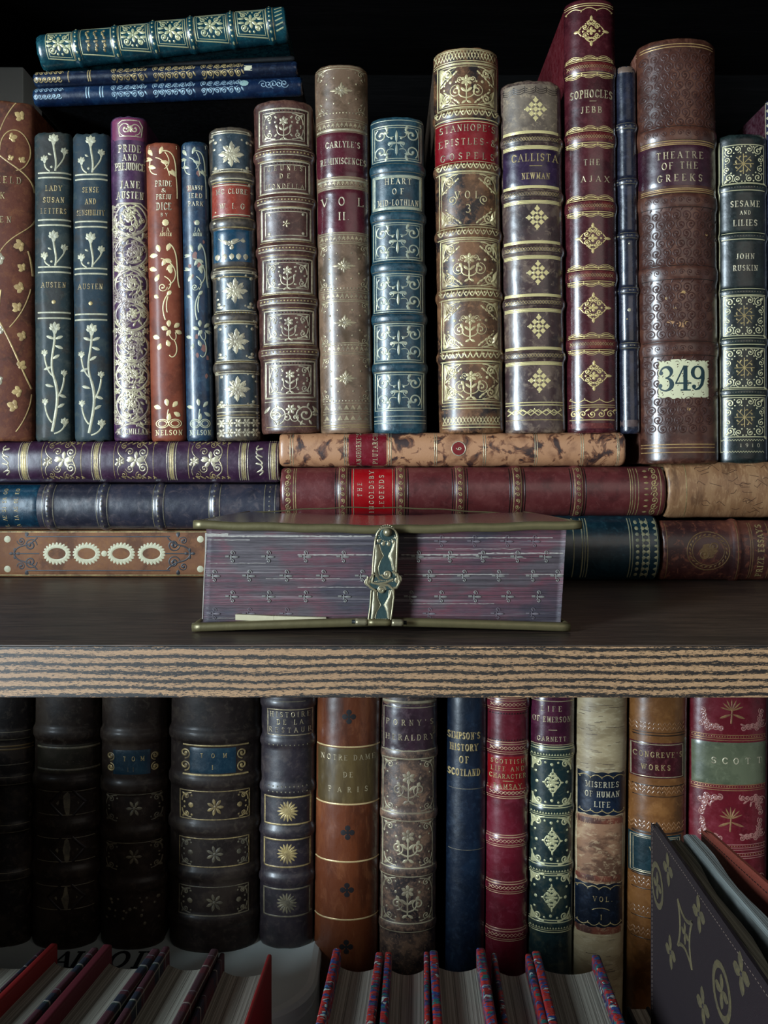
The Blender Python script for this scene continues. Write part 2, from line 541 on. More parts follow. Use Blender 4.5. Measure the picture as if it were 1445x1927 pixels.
    def urn(self, x, y, r, mat=None, w=1.5):
        """small flowering spray: stem, side scrolls and a round bloom"""
        self.st([(x, y + r), (x, y - r * .3)], w, mat)
        self.rosette(x, y - r * .55, r * .42, 6, .6, mat, 30)
        for s in (-1, 1):
            self.curve([(x, y + r * .8), (x + s * r * .75, y + r * .7), (x + s * r * .6, y + r * .05)], w, mat, 8)
            self.petal(x + s * r * .58, y + r * .1, -90 + s * 25, r * .4, r * .26, mat)
            self.petal(x, y + r * .35, -90 + s * 50, r * .6, r * .22, mat)
            self.dot(x + s * r * .8, y - r * .5, w, mat, 6)
            self.petal(x, y + r, 90 - s * 60, r * .45, r * .2, mat)
    def lily(self, x, y, r, mat=None, lean=0):
        for a, L in ((-90, 1), (-52, .95), (-128, .95), (-20, .75), (-160, .75)):
            self.petal(x, y + r * .2, a + lean, r * L, r * .5, mat)
        self.fan([(x - r * .42, y + r * .05), (x + r * .42, y + r * .05), (x + r * .14, y + r * .8), (x - r * .14, y + r * .8)], mat, .0002)
    def leaf(self, x, y, a, L, mat=None):
        self.petal(x, y, a, L, L * .38, mat)
    def scatter(self, rnd, x0, x1, y0, y1, n, r=1.3, mat=None):
        for _ in range(n):
            self.dot(rnd.uniform(x0, x1), rnd.uniform(y0, y1), r * rnd.uniform(.6, 1.2), mat, 6)
    def build(self, name, parent):
        return link_mesh(name, self.v, self.f, self.mats, self.mi, parent)

# ------------------------------------------------------------------ a bound book
def px_z(y, d):
    return EYE - (y - HY) * d / F
def px_x(x, d):
    return (x - CX) * d / F

def make_book(label, xt, xb, y, mat, depth=.462, D=.108, bulge=.006, bands=(), band_h=.0011, band_w=.0028,
              zb=None, lying=False, board=None, page=None, tool=None, group=None, gold=None, worn=.5, L_extra=0,
              width=None, flat=2.1, name='book', seed=None, rz=0, head_gap=.003):
    """xt, xb: left/right silhouette at head and tail; y: head/tail (photo px; for a lying book x runs up, y runs right)"""
    bulge *= 1.12
    rs = seed if seed is not None else int(abs(xt[0] * 7 + y[0] * 3)) % 977
    s = (depth - bulge) / F
    sd = depth / F
    a = ((xt[1] - xt[0]) + (xb[1] - xb[0])) / 4 * sd
    if width:
        a = width / 2
    ct, cb = (xt[0] + xt[1]) / 2, (xb[0] + xb[1]) / 2
    xc = lambda yy: ct + (cb - ct) * (yy - y[0]) / (y[1] - y[0])
    lean = math.atan((ct - cb) / (y[1] - y[0]))
    if not lying:
        z0 = px_z(y[1], depth - bulge) if zb is None else zb
        ybe = HY + (EYE - z0) / s
        L = (ybe - y[0]) * s / math.cos(lean) + L_extra
        loc = (px_x(xc(ybe), depth), depth + YC, z0)
        rot = (0, lean, rz)
        def uv(bx, by):
            v = (ybe - by) * s / math.cos(lean)
            u = 0
            for _ in range(3):
                d_ = depth - bulge * max(0, 1 - min(1, abs(u / a)) ** flat) ** .56
                u = ((bx - CX) * d_ / F - loc[0] - v * math.sin(lean)) * math.cos(lean)
            return (u, v)
    else:
        L = (y[1] - y[0]) * s / math.cos(lean) + L_extra
        zc = px_z(-cb, depth)
        if zb is not None:
            zc = zb + a
        uv = lambda bx, by: ((bx - xc(by)) * s, (y[1] - by) * s / math.cos(lean))
        loc = (px_x(y[1], depth - bulge), depth + YC, zc)
        rot = (0, -math.pi / 2 + lean, rz)
    root = empty(name, loc, rot, label, 'book', group)
    vb = [(uv(0, b)[1]) for b in bands]
    off = rs * 1.37

    def prof(t):
        t = min(1, abs(t))
        return -bulge * max(0, 1 - t ** flat) ** .56
    def S(u, v, h):
        t = max(-1, min(1, u / a))
        yy = prof(t)
        tt = min(.985, abs(t))
        dy = (prof(tt + .012) - prof(tt - .012)) / (.024 * a) if tt > .012 else 0
        if t < 0:
            dy = -dy
        nl = math.hypot(dy, 1)
        nx, ny = dy / nl, -1 / nl
        for q in vb:
            e = abs(v - q) / band_w
            if e < 1.6:
                h += band_h * math.exp(-(e ** 4) * 1.2)
        e = min(v, L - v)
        if e < .0025:
            h -= .0009 * (1 - e / .0025) ** 2
        h += worn * .00022 * noise.noise(Vector((u * 60, v * 60, off))) + worn * .0001 * noise.noise(Vector((u * 260, v * 260, off)))
        return (u + nx * h if abs(t) < 1 else (a if t > 0 else -a) + nx * h + (u - (a if u > 0 else -a)) * 0, yy + ny * h, v)
    nu = 30
    nv = max(20, int(L / .0011))
    cv = Cv(S, uv, s, [mat])
    cv.gold = gold
    cv.xl = lambda yy: xt[0] + (xb[0] - xt[0]) * (yy - y[0]) / (y[1] - y[0])
    cv.xr = lambda yy: xt[1] + (xb[1] - xt[1]) * (yy - y[0]) / (y[1] - y[0])
    cv.xc, cv.root, cv.ymin, cv.ymax = xc, root, y[0], y[1]
    # grid of the spine, closed by a flat back
    V, Fc = cv.v, cv.f
    for j in range(nv + 1):
        v = L * j / nv
        for i in range(nu + 1):
            t = math.sin(math.pi / 2 * (2 * i / nu - 1))
            vv = v
            if j in (0, nv):
                vv += worn * .0007 * noise.noise(Vector((t * 4, j, off)))
            p = S(t * a, v, 0)
            V.append((p[0], p[1], vv))
    for j in range(nv):
        for i in range(nu):
            k = j * (nu + 1) + i
            Fc.append((k, k + 1, k + nu + 2, k + nu + 1))
    for j in (0, nv):       # headcap and tailcap
        base = len(V)
        for i in range(nu + 1):
            p = V[j * (nu + 1) + i]
            V.append((p[0] * .93, .0015, p[2] + (-.0008 if j else .0008)))
        for i in range(nu):
            k = j * (nu + 1) + i
            Fc.append((k, k + 1, base + i + 1, base + i) if j else (k + 1, k, base + i, base + i + 1))
    cv.mi += [0] * len(Fc)
    if tool:
        tool(cv)
    cv.build('spine', root)
    bm_ = board or mat
    th = .0022 if a > .006 else .0012
    g = .0006
    for sx in (-1, 1):
        x0, x1 = sorted((sx * (a - g), sx * (a - g - th)))
        box('cover_board', x0, x1, .0012, D, .0006, L - .0006, bm_, root, .0007)
    box('page_block', -(a - g - th), (a - g - th), -bulge * .35, D - .003, head_gap, L - head_gap, page or PAGE, root, 0)
    return root

def patch(cv, name, x0, x1, y0, y1, mat, draw=None, h=.00022, edge=None, gold=None):
    """a leather or paper label pasted on the spine, a part of its own"""
    c = Cv(cv.S, cv.uv, cv.s, [mat], h)
    c.gold = gold or cv.gold
    c.rect(x0, x1, y0, y1, mat, h, True, edge)
    c.h = h + .00008
    c.xl, c.xr, c.xc = (lambda y: x0), (lambda y: x1), cv.xc
    if draw:
        draw(c)
    return c.build(name, cv.root)

# ------------------------------------------------------------------ the bookcase
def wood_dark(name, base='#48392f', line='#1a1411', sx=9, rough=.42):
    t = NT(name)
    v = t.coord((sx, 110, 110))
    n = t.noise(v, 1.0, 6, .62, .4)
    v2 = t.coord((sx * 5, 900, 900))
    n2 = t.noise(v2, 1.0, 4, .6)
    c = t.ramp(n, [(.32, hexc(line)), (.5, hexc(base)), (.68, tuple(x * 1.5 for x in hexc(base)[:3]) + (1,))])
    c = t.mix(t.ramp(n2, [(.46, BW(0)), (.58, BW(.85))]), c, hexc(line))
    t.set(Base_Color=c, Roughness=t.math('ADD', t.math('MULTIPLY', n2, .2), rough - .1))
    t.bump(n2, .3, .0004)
    return t.m

def edge_grain(name):
    """printed edging: tan with long broken dark grain lines"""
    t = NT(name)
    warp = t.noise(t.coord((16, 1, 90), (.3, 0, .2)), 1.0, 5, .65)
    sep = t.n('ShaderNodeSeparateXYZ')
    t.l(t.tc.outputs['Object'], sep.inputs[0])
    z = t.math('MULTIPLY', sep.outputs[2], 1.0 / .0027)
    z = t.math('ADD', z, t.math('MULTIPLY', warp, 1.7))
    fr = t.math('ABSOLUTE', t.math('SUBTRACT', t.math('FRACT', z), .5))   # 0 on the line
    line = t.ramp(fr, [(.0, BW(1)), (.14, BW(.78)), (.27, BW(.26)), (.5, BW(.06))])
    fine = t.noise(t.coord((520, 1, 2800), (1, 0, 3)), 1.0, 6, .82, .5)
    fine = t.math('MULTIPLY', t.math('SUBTRACT', fine, .5), 5.2)
    band = t.math('SUBTRACT', t.noise(t.coord((9, 1, 330), (2, 0, 8)), 1.0, 3, .6), .5)
    val = t.math('ADD', t.math('ADD', line, fine), t.math('MULTIPLY', band, 1.0))
    dark = t.ramp(val, [(.36, BW(0)), (.50, BW(1))])
    tone = t.noise(t.coord((14, 1, 160), (7, 0, 2)), 1.0, 3, .5)
    base = t.mix(tone, hexc('#806248'), hexc('#a07c58'))
    c = t.mix(dark, base, hexc('#1d1815'))
    t.set(Base_Color=c, Roughness=.5)
    t.bump(dark, -.2, .0003)
    return t.m

WOOD = wood_dark('dark_wood_veneer')
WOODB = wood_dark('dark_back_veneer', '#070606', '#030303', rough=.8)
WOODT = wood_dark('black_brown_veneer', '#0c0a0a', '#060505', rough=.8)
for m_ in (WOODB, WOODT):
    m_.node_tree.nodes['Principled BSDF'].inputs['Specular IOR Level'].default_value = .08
WOODS = wood_dark('brown_side_veneer', '#5a4433', '#38281d')
EDGE = edge_grain('printed_wood_edging')
GROOVE = plain('edging_rim', '#141210', .4)

XL, XR, YB = -.40, .43, .335
case = empty('bookcase', (0, 0, -.275), (0, 0, 0), 'dark wooden bookcase with tan grained shelf edging holding every book', 'bookcase')
def cpart(name, *a, **k):
    o = box(name, *a, **k)
    o.parent = case
    o.location = (0, 0, .275)
    return o
def shelf(z1, mt=WOOD):
    o = cpart('shelf_board', XL, XR, .0012, YB, z1 - .018, z1, mt, bev=.0003)
    e = box('edge_band', XL, XR, 0, .0012, z1 - .0176, z1 - .0004, EDGE, o, .0003)
    e['label'] = 'tan woodgrain edging strip'
    return o
shelf(0)
shelf(-.275)
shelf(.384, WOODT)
cpart('side_panel', XL - .018, XL, 0, YB, -.6, .45, WOODS)
cpart('side_panel', XR, XR + .018, 0, YB, -.6, .45, WOOD)
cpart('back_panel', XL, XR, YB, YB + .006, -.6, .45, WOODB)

# ------------------------------------------------------------------ bindings
UP = 'books standing on the upper shelf'
R = random.Random(7)

# 1 --- large brown book with climbing vines, cut by the left edge
m = leather('russet_cloth', '#5c2f20', '#341a10', '#80502f', .6, 60, .3, .62, .25, .05)
def t1(c):
    for x, yy, h, s_ in ((-16, 337, 12, 'MANSFIELD'), (-16, 367, 11, 'PARK'), (-16, 390, 6, 'BY'), (-16, 412, 11, 'AUSTEN')):
        c.text(s_, x, yy, h, len(s_) * 12.5, GOLDD)
    g = goldm('worn_vine_gilding', '#b59a66', '#6b4a30', .6, .35, .42)
    def flower(x, y, r, a=0, gm=g):
        c.petal(x, y, a, r * 1.4, r * .9, gm)
        c.petal(x, y, a + 55, r * 1.1, r * .7, gm)
        c.petal(x, y, a - 55, r * 1.1, r * .7, gm)
        c.dot(x, y, r * .3, gm)
    for gx in (0, -128):
        c.curve([(gx + 30, 190), (gx + 10, 215), (gx + 0, 245)], 2, g)
        flower(gx + 42, 217, 12, -150)
        c.st([(gx + 28 + 28 * math.cos(a / 10), 280 + 38 * math.sin(a / 10)) for a in range(-32, 16)], 2, g)
        c.curve([(gx + 0, 292), (gx + 28, 315), (gx + 58, 320), (gx + 64, 355)], 2.6, g)
        flower(gx + 20, 258, 10, -20); flower(gx + 40, 300, 8, -60); flower(gx + 22, 298, 7, -120)
        c.curve([(gx + 64, 408), (gx + 50, 440), (gx + 12, 438), (gx - 8, 490)], 2, g)
        flower(gx + 42, 457, 13, 160); c.curve([(gx + 52, 468), (gx + 58, 490), (gx + 60, 515)], 3, g)
        flower(gx + 45, 503, 10, -150); flower(gx + 42, 540, 12, 190); flower(gx + 36, 580, 12, -140)
        c.curve([(gx + 56, 540), (gx + 50, 580), (gx + 18, 615)], 2, g)
        c.curve([(gx - 4, 600), (gx + 20, 640), (gx + 40, 690), (gx + 58, 730)], 3, g)
        flower(gx + 46, 632, 11, 200); flower(gx + 38, 690, 11, -60); flower(gx + 38, 735, 12, 170)
        flower(gx + 30, 765, 13, 200); c.curve([(gx + 58, 740), (gx + 55, 780), (gx + 30, 812)], 2, g)
        flower(gx + 5, 485, 13, 170, GOLDP); flower(gx + 6, 620, 9, 180, GOLDP); flower(gx + 2, 712, 12, 160, GOLDP)
        c.curve([(gx + 2, 545), (gx - 6, 590), (gx + 4, 640), (gx - 8, 700)], 2, g)
make_book('large russet cloth book with gilt climbing vines, cut off by the left picture edge',
          (-95, 66), (-95, 66), (187, 822), m, bulge=.007, D=.104, zb=.0800, tool=t1, group=UP, worn=.8)

# 2, 3 --- the two slate cloth volumes with lilies
def lily_book(title, xo, yo, lbl, xt, xb, top, cols, seed):
    m = leather('slate_cloth', *cols, .8, 55, .35, .62, .3, .05)
    g = goldm('pale_lily_gilding', '#a39d82', '#605e4e', .5, .25, .5)
    def t(c):
        def spray(y0, yb):
            c.lily(101 + xo, y0 + yo, 14, g)
            c.lily(84 + xo, y0 + 37 + yo, 10, g, -8); c.lily(121 + xo, y0 + 22 + yo, 10, g, 10)
            c.curve([(101 + xo, y0 + 10 + yo), (103 + xo, y0 + 30 + yo), (108 + xo, yb - 18 + yo), (104 + xo, yb + yo)], 4, g)
            c.curve([(84 + xo, y0 + 46 + yo), (85 + xo, yb - 4 + yo), (94 + xo, yb + yo)], 3, g)
            c.curve([(121 + xo, y0 + 30 + yo), (121 + xo, yb - 22 + yo), (105 + xo, yb - 4 + yo)], 2.6, g)
            c.petal(97 + xo, yb - 30 + yo, -150, 8, 4, g); c.dot(97 + xo, yb - 8 + yo, 2.4, g)
        spray(262, 322); spray(444, 500)
        for yy in (325, 334, 413.5, 423.5, 502, 512, 588, 598.5):
            c.st([(72 + xo, yy + yo), (132 + xo, yy + yo)], 3.2, g)
        for (s_, yy, wd) in title:
            c.text(s_, 101 + xo, yy + yo, 9.5, wd, GOLDD)
        c.dot(101 + xo, 568 + yo, 4, GOLDD)
        # tall plant below
        c.lily(103 + xo, 617 + yo, 15, g)
        for (x, y_, r) in ((84, 664, 9), (121, 702, 9), (85, 756, 9), (122, 794, 11)):
            c.lily(x + xo, y_ + yo, r, g)
        c.curve([(103 + xo, 628 + yo), (104 + xo, 660 + yo), (90 + xo, 680 + yo), (103 + xo, 715 + yo)], 4.5, g)
        c.curve([(103 + xo, 715 + yo), (112 + xo, 745 + yo), (108 + xo, 765 + yo), (98 + xo, 812 + yo)], 5.5, g)
        c.curve([(84 + xo, 672 + yo), (88 + xo, 700 + yo), (101 + xo, 708 + yo)], 3.5, g)
        c.curve([(121 + xo, 710 + yo), (120 + xo, 730 + yo), (109 + xo, 748 + yo)], 3.5, g)
        c.curve([(85 + xo, 764 + yo), (88 + xo, 785 + yo), (98 + xo, 795 + yo)], 3.5, g)
        c.curve([(122 + xo, 800 + yo), (118 + xo, 812 + yo), (102 + xo, 816 + yo)], 3, g)
        for (x, y_, a) in ((103, 638, -160), (103, 638, -20), (98, 676, -30), (101, 728, -165), (107, 768, -30), (103, 650, 20), (98, 690, 160), (109, 742, 20)):
            c.petal(x + xo, y_ + yo, a, 17, 6, g)
    return make_book(lbl, xt, xb, (top, 822), m, bulge=.0042, zb=.0800, tool=t, group=UP, worn=1.1, flat=3)
lily_book((('LADY', 354, 31), ('SUSAN', 376, 40), ('LETTERS', 397, 48), ('AUSTEN', 536, 46)), 0, 0,
          'slate grey cloth book with pale lilies titled LADY SUSAN LETTERS, beside the russet vine book', (66, 136), (68, 140), 248, ('#1e2b2d', '#2e2a25', '#474a42'), 3)
lily_book((('SENSE', 354, 31), ('AND', 376, 20), ('SENSIBILITY', 397, 52), ('AUSTEN', 536, 46)), 69.5, 3,
          'slate blue cloth book with pale lilies titled SENSE AND SENSIBILITY', (138, 208), (141, 213), 250, ('#1a2c36', '#2c2926', '#40463f'), 5)

# 4 --- Pride and Prejudice, purple with dense gilding
m = leather('purple_morocco', '#3b1f3c', '#1c0f22', '#6a3d60', .5, 80, .25, .33, .2, .4)
m4g = goldm('dense_gilding', '#bfb491', '#54384a', .75, .45, .36, 260)
def t4(c):
    X = lambda y: c.xc(y)
    mg = plain('madder_patch', '#6a2a48', .4)
    c.rect(211, 278, 221, 263, mg, .0001)
    c.spiral(236, 242, 14, 1.4, 90, 1, 2.4, m4g); c.spiral(254, 242, 12, 1.4, 90, -1, 2.4, m4g)
    c.st([(222, 232), (230, 226), (262, 226), (268, 236), (266, 256), (225, 256)], 2.2, m4g, closed=True)
    c.rosette(244, 242, 7, 6, .6, m4g)
    for s_, yy, h, wd in (('PRIDE', 279, 13, 42), ('AND', 296, 11, 27), ('PREJUDICE', 313, 13, 55), ('JANE', 347, 13, 37), ('AUSTEN', 367, 13, 50)):
        c.text(s_, X(yy), yy, h, wd, GOLDP, 1.25)
    ys = [412, 474, 534, 592, 652, 706, 762]
    for i, yy in enumerate(ys):
        d = 1 if i % 2 else -1
        x = X(yy)
        c.st([(x + 30 * math.cos(a * math.pi / 12), yy + 29 * math.sin(a * math.pi / 12)) for a in range(24)], 3.2, m4g, closed=True)
        c.spiral(x + 2 * d, yy, 23, 1.7, 40 * i, d, 3, m4g)
        c.spiral(x - 9 * d, yy + 6, 10, 1.3, 60 * i, -d, 2, m4g)
        c.rosette(x + 4 * d, yy - 3, 9, 7, .55, m4g)
        for k in range(10):
            a = k * 36 + i * 20
            c.petal(x + 16 * math.cos(math.radians(a)), yy + 16 * math.sin(math.radians(a)), a + 60, 10, 4.5, m4g)
        for q in (-1, 1):
            c.curve([(x - 31 * q, yy + 10), (x - 28 * q, yy + 32), (x + 20 * q, yy + 34), (x + 32 * q, yy + 52)], 3, m4g)
            c.rosette(x + 27 * q, yy + 29, 6, 6, .6, m4g)
            c.petal(x + 14 * q, yy + 31, 90 - 40 * q, 12, 5, m4g)
    for yy in range(384, 796, 3):
        x = X(yy)
        for q in (-33, 33):
            c.dot(x + q, yy, 1.6, m4g, 6)
        for _ in range(2):
            c.petal(x + R.uniform(-30, 28), yy, R.uniform(0, 360), 10, 4, m4g)
        if yy % 9 == 0:
            c.spiral(x + R.uniform(-24, 24), yy, R.uniform(5, 8), 1.3, R.uniform(0, 360), R.choice((-1, 1)), 2, m4g)
    c.st([(X(384) - 32, 392), (X(384) - 20, 382), (X(384) + 20, 382), (X(384) + 32, 392)], 2.5, m4g)
    c.st([(X(798) - 32, 798), (X(798) + 32, 798)], 2.4, m4g)
    c.text('MACMILLAN', X(812), 812, 10, 58, GOLDP, 1.2)
make_book('purple book with dense gilt scrolls titled PRIDE AND PREJUDICE, upper shelf', (208, 279), (216, 284), (218, 830), m, bulge=.0055, zb=.0800, tool=t4, group=UP)

# 5, 6 --- the two slim Nelson volumes with floral sprays
def nelson(xt, xb, top, cols, lbl, title, ga, gb, dx, sq, blot):
    m = leather('nelson_cloth', *cols)
    g = goldm('spray_gilding', ga, gb, .4, .35, .42)
    def t(c):
        U = lambda k, yy: c.xc(yy) + k * sq
        c.fan([(U(q[0], q[1]), q[1]) for q in ((-26, 272), (26, 272), (26, 278), (-26, 278))], g, 0)
        def bud(k, yy, a, L=13, W=8):
            c.petal(U(k, yy), yy, a, L, W * sq, g)
        for k, yy, a in ((-20, 292, -120), (-6, 290, -70), (-20, 300, 200), (-4, 304, 10), (-14, 316, 200), (10, 322, 20), (16, 318, 60)):
            bud(k, yy, a, 15)
        c.curve([(U(-2, 284), 284), (U(22, 284), 280), (U(24, 300), 300), (U(24, 330), 330)], 2.2, g)
        c.curve([(U(-24, 300), 300), (U(-30, 326), 326), (U(-12, 328), 328)], 2, g)
        c.curve([(U(-14, 296), 296), (U(6, 300), 300), (U(12, 324), 330)], 1.8, g)
        c.curve([(U(4, 286), 286), (U(20, 300), 306), (U(2, 316), 318)], 1.6, g)
        for s_, yy, h, wd in title:
            c.text(s_, U(0, yy), yy, h, wd * sq, GOLDP, 1.1)
        c.dot(U(2, 419), 419, 6.5 * sq, g)
        c.text('JA', U(2, 432), 432, 7, 14 * sq, g); c.text('AUSTEN', U(2, 441), 441, 6, 22 * sq, g)
        c.curve([(U(24, 330), 330), (U(26, 350), 350), (U(25, 380), 372)], 1.8, g)
        # upper spray
        for k, yy, a in ((-10, 474, -110), (4, 472, -70), (-14, 480, 180), (-2, 488, 20), (-16, 508, 200), (-6, 500, -60), (2, 508, -40), (-12, 516, 120), (8, 500, 80)):
            bud(k, yy, a, 15, 9)
        c.curve([(U(8, 458), 458), (U(30, 470), 470), (U(18, 520), 520), (U(26, 540), 540)], 2.4, g)
        c.curve([(U(-8, 486), 486), (U(24, 494), 494), (U(26, 525), 525), (U(6, 536), 536)], 2, g)
        c.curve([(U(-2, 520), 520), (U(18, 530), 530), (U(4, 545), 545)], 1.8, g)
        c.spiral(U(-6, 540), 540, 9 * sq, 1.3, 0, 1, 1.8, g)
        bud(-14, 560, -150, 10); bud(2, 556, -50, 12)
        c.curve([(U(2, 560), 556), (U(-12, 575), 575), (U(-2, 602), 602)], 2.4, g)
        c.curve([(U(4, 558), 558), (U(-2, 572), 575), (U(2, 585), 588)], 1.8, g)
        for k, yy, a in ((4, 615, -90), (14, 616, -40), (16, 622, 20), (2, 620, 200), (-14, 636, 200), (-12, 646, 110), (0, 640, 70), (0, 632, -60)):
            bud(k, yy, a, 13, 9)
        c.curve([(U(2, 622), 622), (U(10, 650), 650), (U(22, 640), 640), (U(16, 625), 625)], 1.8, g)
        c.curve([(U(14, 640), 640), (U(26, 662), 662), (U(10, 682), 680), (U(4, 670), 668)], 2.0, g)
        for k, yy, a in ((-14, 768, 200), (-2, 764, -100), (8, 766, -50), (10, 776, 30), (2, 778, 100)):
            bud(k, yy, a, 14, 9)
        c.curve([(U(0, 770), 770), (U(-4, 785), 785), (U(-2, 796), 796)], 2, g)
        for q in (-1, 1):
            for r_ in (1, .66):
                c.st([(U(q * (12 + 12 * r_ * math.cos(a * math.pi / 8)), 797), 797 + 8 * r_ * math.sin(a * math.pi / 8)) for a in range(16)], 1.7, g, closed=True)
        c.text('NELSON', U(0, 814), 814, 9, 50 * sq, g, 1.2)
        if blot:
            for _ in range(16):
                yy = R.uniform(300, 800)
                k = R.uniform(-20, 26)
                n_ = 9
                rr = R.uniform(2.5, 6)
                c.fan([(U(k, yy) + rr * math.cos(i * 6.28 / n_) * R.uniform(.5, 1), yy + rr * 1.6 * math.sin(i * 6.28 / n_) * R.uniform(.5, 1)) for i in range(n_)], blot, .00002)
    return make_book(lbl, xt, xb, (top, 832), m, bulge=.0045, zb=.0800, tool=t, group=UP, worn=.4)
T5 = (('PRIDE', 345, 10, 31), ('&', 358, 7, 10), ('PREJU', 370, 9, 28), ('DICE', 388, 13, 28), ('BY', 404, 6, 13))
nelson((273, 339), (286, 351), 267, ('#7a3a26', '#4f2418', '#96563c', .5, 60, .2, .5, .25, .1), 'slim terracotta cloth book with pale gilt flower spray and NELSON at the foot', T5,
       '#d9ca98', '#a0774c', 0, 1, None)
T6 = (('MANSF', 353, 8, 36), ('IELD', 368, 8, 32), ('PARK', 383, 8, 36))
nelson((341, 391), (352, 403), 265, ('#102c44', '#0a1826', '#3a5a6c', .6, 70, .3, .4, .25, .3), 'slim blue cloth book with gilt flower spray, right of the terracotta one', T6,
       '#a9a88c', '#5c6a70', 0, .78, plain('worn_pink_spots', '#80574e', .6))

# 7 --- small gilt book with red and blue labels
m = leather('brown_grey_calf', '#39332f', '#1c1614', '#6b5a44', .6, 70, .4, .36)
m7r = leather('red_label', '#8c2f1e', '#5a1c14', '#a8604a', .4, 90, .3, .35)
m7b = leather('blue_label', '#083a52', '#06222f', '#28586c', .4, 90, .2, .3, .2, .4)
m7s = leather('slate_panel', '#26343c', '#151c22', '#4a5860', .5, 90, .3, .35)
def t7(c):
    for y0, y1, star in ((243, 322, 290), (507, 588, 547), (602, 682, 642), (696, 766, 732)):
        X = c.xc((y0 + y1) / 2)
        c.rect(X - 35, X + 35, y0 + 8, y1 - 4, m7s, .00006)
        c.lines(y0, (3, 7), 2.2, 4, GOLDP); c.lines(y1, (-4, 0), 2, 4, GOLDP)
        c.rosette(X, star, 22, 4, .36, GOLDP); c.rosette(X, star, 20, 4, .3, GOLDP, 45); c.rosette(X, star, 12, 8, .4, GOLDP, 22)
        for k_ in range(8):
            a_ = math.radians(k_ * 45)
            c.spiral(X + 15 * math.cos(a_ + .2), star + 15 * math.sin(a_ + .2), 3.4, 1, k_ * 45, 1, 1.6, GOLDP)
        for q in (-1, 1):
            for r_ in (-1, 1):
                c.dot(X + q * 30, star + r_ * 24, 3.2, GOLDP); c.petal(X + q * 34, star + r_ * 30, 90 - 90 * r_ + (0 if q < 0 else 180), 12, 6, GOLDP)
                c.dot(X + q * 20, star + r_ * 28, 2.2, GOLDP)
    for b in (333, 419, 512, 597, 690, 772):
        c.lines(b, (-9, 9), 2, 3, GOLDD)
    c.lines(340, (-3,), 2, 3, GOLDP)
    for yy in (775, 786):
        c.lines(yy, (0,), 2, 3, GOLDP)
    for i in range(5):
        for j in range(2):
            X = c.xc(800) - 32 + i * 16
            c.rosette(X, 796 + j * 18, 8, 6, .6, GOLDP)
    for i in range(26):
        yy = R.uniform(245, 820)
        X = c.xc(yy)
        q = R.choice((-1, 1))
        c.dot(X + q * R.uniform(32, 37), yy, 2.4, GOLDP, 6)
    patch(c, 'title_label', 399, 471, 345, 407, m7r, lambda d: (d.text('MC CLURE', 436, 360, 9, 58, GOLDP), d.text('W. I. G', 437, 388, 10, 46, GOLDP), d.st([(401, 348), (470, 348)], 2, GOLDP), d.st([(401, 404), (470, 404)], 2, GOLDP)))
    def bl(d):
        d.petal(418, 452, 30, 16, 8, GOLDP); d.petal(450, 450, 160, 18, 7, GOLDP); d.petal(452, 452, 10, 10, 7, GOLDP)
        d.curve([(412, 448), (432, 470), (458, 448)], 1.6, GOLDP); d.dot(436, 466, 4, GOLDP)
        d.rosette(436, 458, 7, 5, .6, GOLDP)
        for i in range(5):
            d.petal(410 + i * 13, 489, -90, 12, 10, GOLDP)
    patch(c, 'title_label', 402, 474, 432, 492, m7b, bl)
make_book('small heavily gilt book with a red label above a bright blue label', (394, 474), (407, 492), (238, 832), m, bulge=.0068, zb=.0800, bands=(333, 419, 512, 597, 690), tool=t7, group=UP,
          board=leather('tan_board', '#6a4528'))

# 8 --- brown gilt book with framed panels
m = leather('puce_calf', '#472823', '#281613', '#745040', .5, 70, .45, .38)
def t8(c):
    P = ((204, 270), (303, 362), (391, 450), (487, 550), (584, 645), (680, 748))
    for i, (y0, y1) in enumerate(P):
        yc = (y0 + y1) / 2
        X = c.xc(yc)
        x0, x1 = X - 46, X + 46
        c.frame(x0, x1, y0, y1, 3.2, GOLDP, 0)
        c.frame(x0 + 7, x1 - 7, y0 + 7, y1 - 7, 1.6, GOLDP)
        c.dots(y0 + 3.4, 1.4, 6, 12, BLIND); 
        if i in (0, 3, 4, 5):
            c.urn(X, yc + 2, 20, GOLDP, 2)
            for sx, x in ((1, x0 + 9), (-1, x1 - 9)):
                for sy, yy in ((1, y0 + 9), (-1, y1 - 9)):
                    c.corner(x, yy, sx, sy, 17, 2, GOLDP)
                    c.dot(X - sx * 26, yc - sy * 8, 2.6, GOLDP); c.dot(X - sx * 14, yc - sy * 16, 2, GOLDP)
                    c.dot(X - sx * 33, yc, 2.2, GOLDP)
        elif i == 1:
            for s_, yy, wd in (('OEUNES', 316, 66), ('DE', 331, 20), ('MONDELLA', 350, 72)):
                c.text(s_, X, yy, 8.5, wd, GOLD)
        else:
            c.rosette(X, yc, 7, 5, .5, GOLD)
            for sx in (-1, 1):
                for sy in (-1, 1):
                    c.dot(X + sx * 32, yc + sy * 18, 3, GOLDP)
    for b in (287, 376, 467, 566, 662):
        c.lines(b, (-13, 13), 1.4, 6, GOLDD)
        c.lines(b, (-5, 5), 1.6, 5, GOLDP)
        c.dots(b, 1.8, 6, 7, GOLDD)
    X = c.xc(782)
    for q in (-1, 1):
        c.spiral(X + q * 27, 780, 19, 1.6, 90, q, 3, GOLDP)
        c.spiral(X + q * 8, 786, 9, 1.2, 200, -q, 2, GOLDP)
        for k in range(7):
            c.petal(X + q * (27 + 12 * math.cos(k)), 780 + 12 * math.sin(k), k * 57, 11, 5, GOLDP)
        c.petal(X + q * 40, 764, 90 - q * 40, 16, 6, GOLDP)
    c.rosette(X, 770, 9, 6, .6, GOLDP)
    c.lines(806, (-3,), 1.4, 8, GOLDD); c.lines(755, (0,), 1.6, 6, GOLDP)
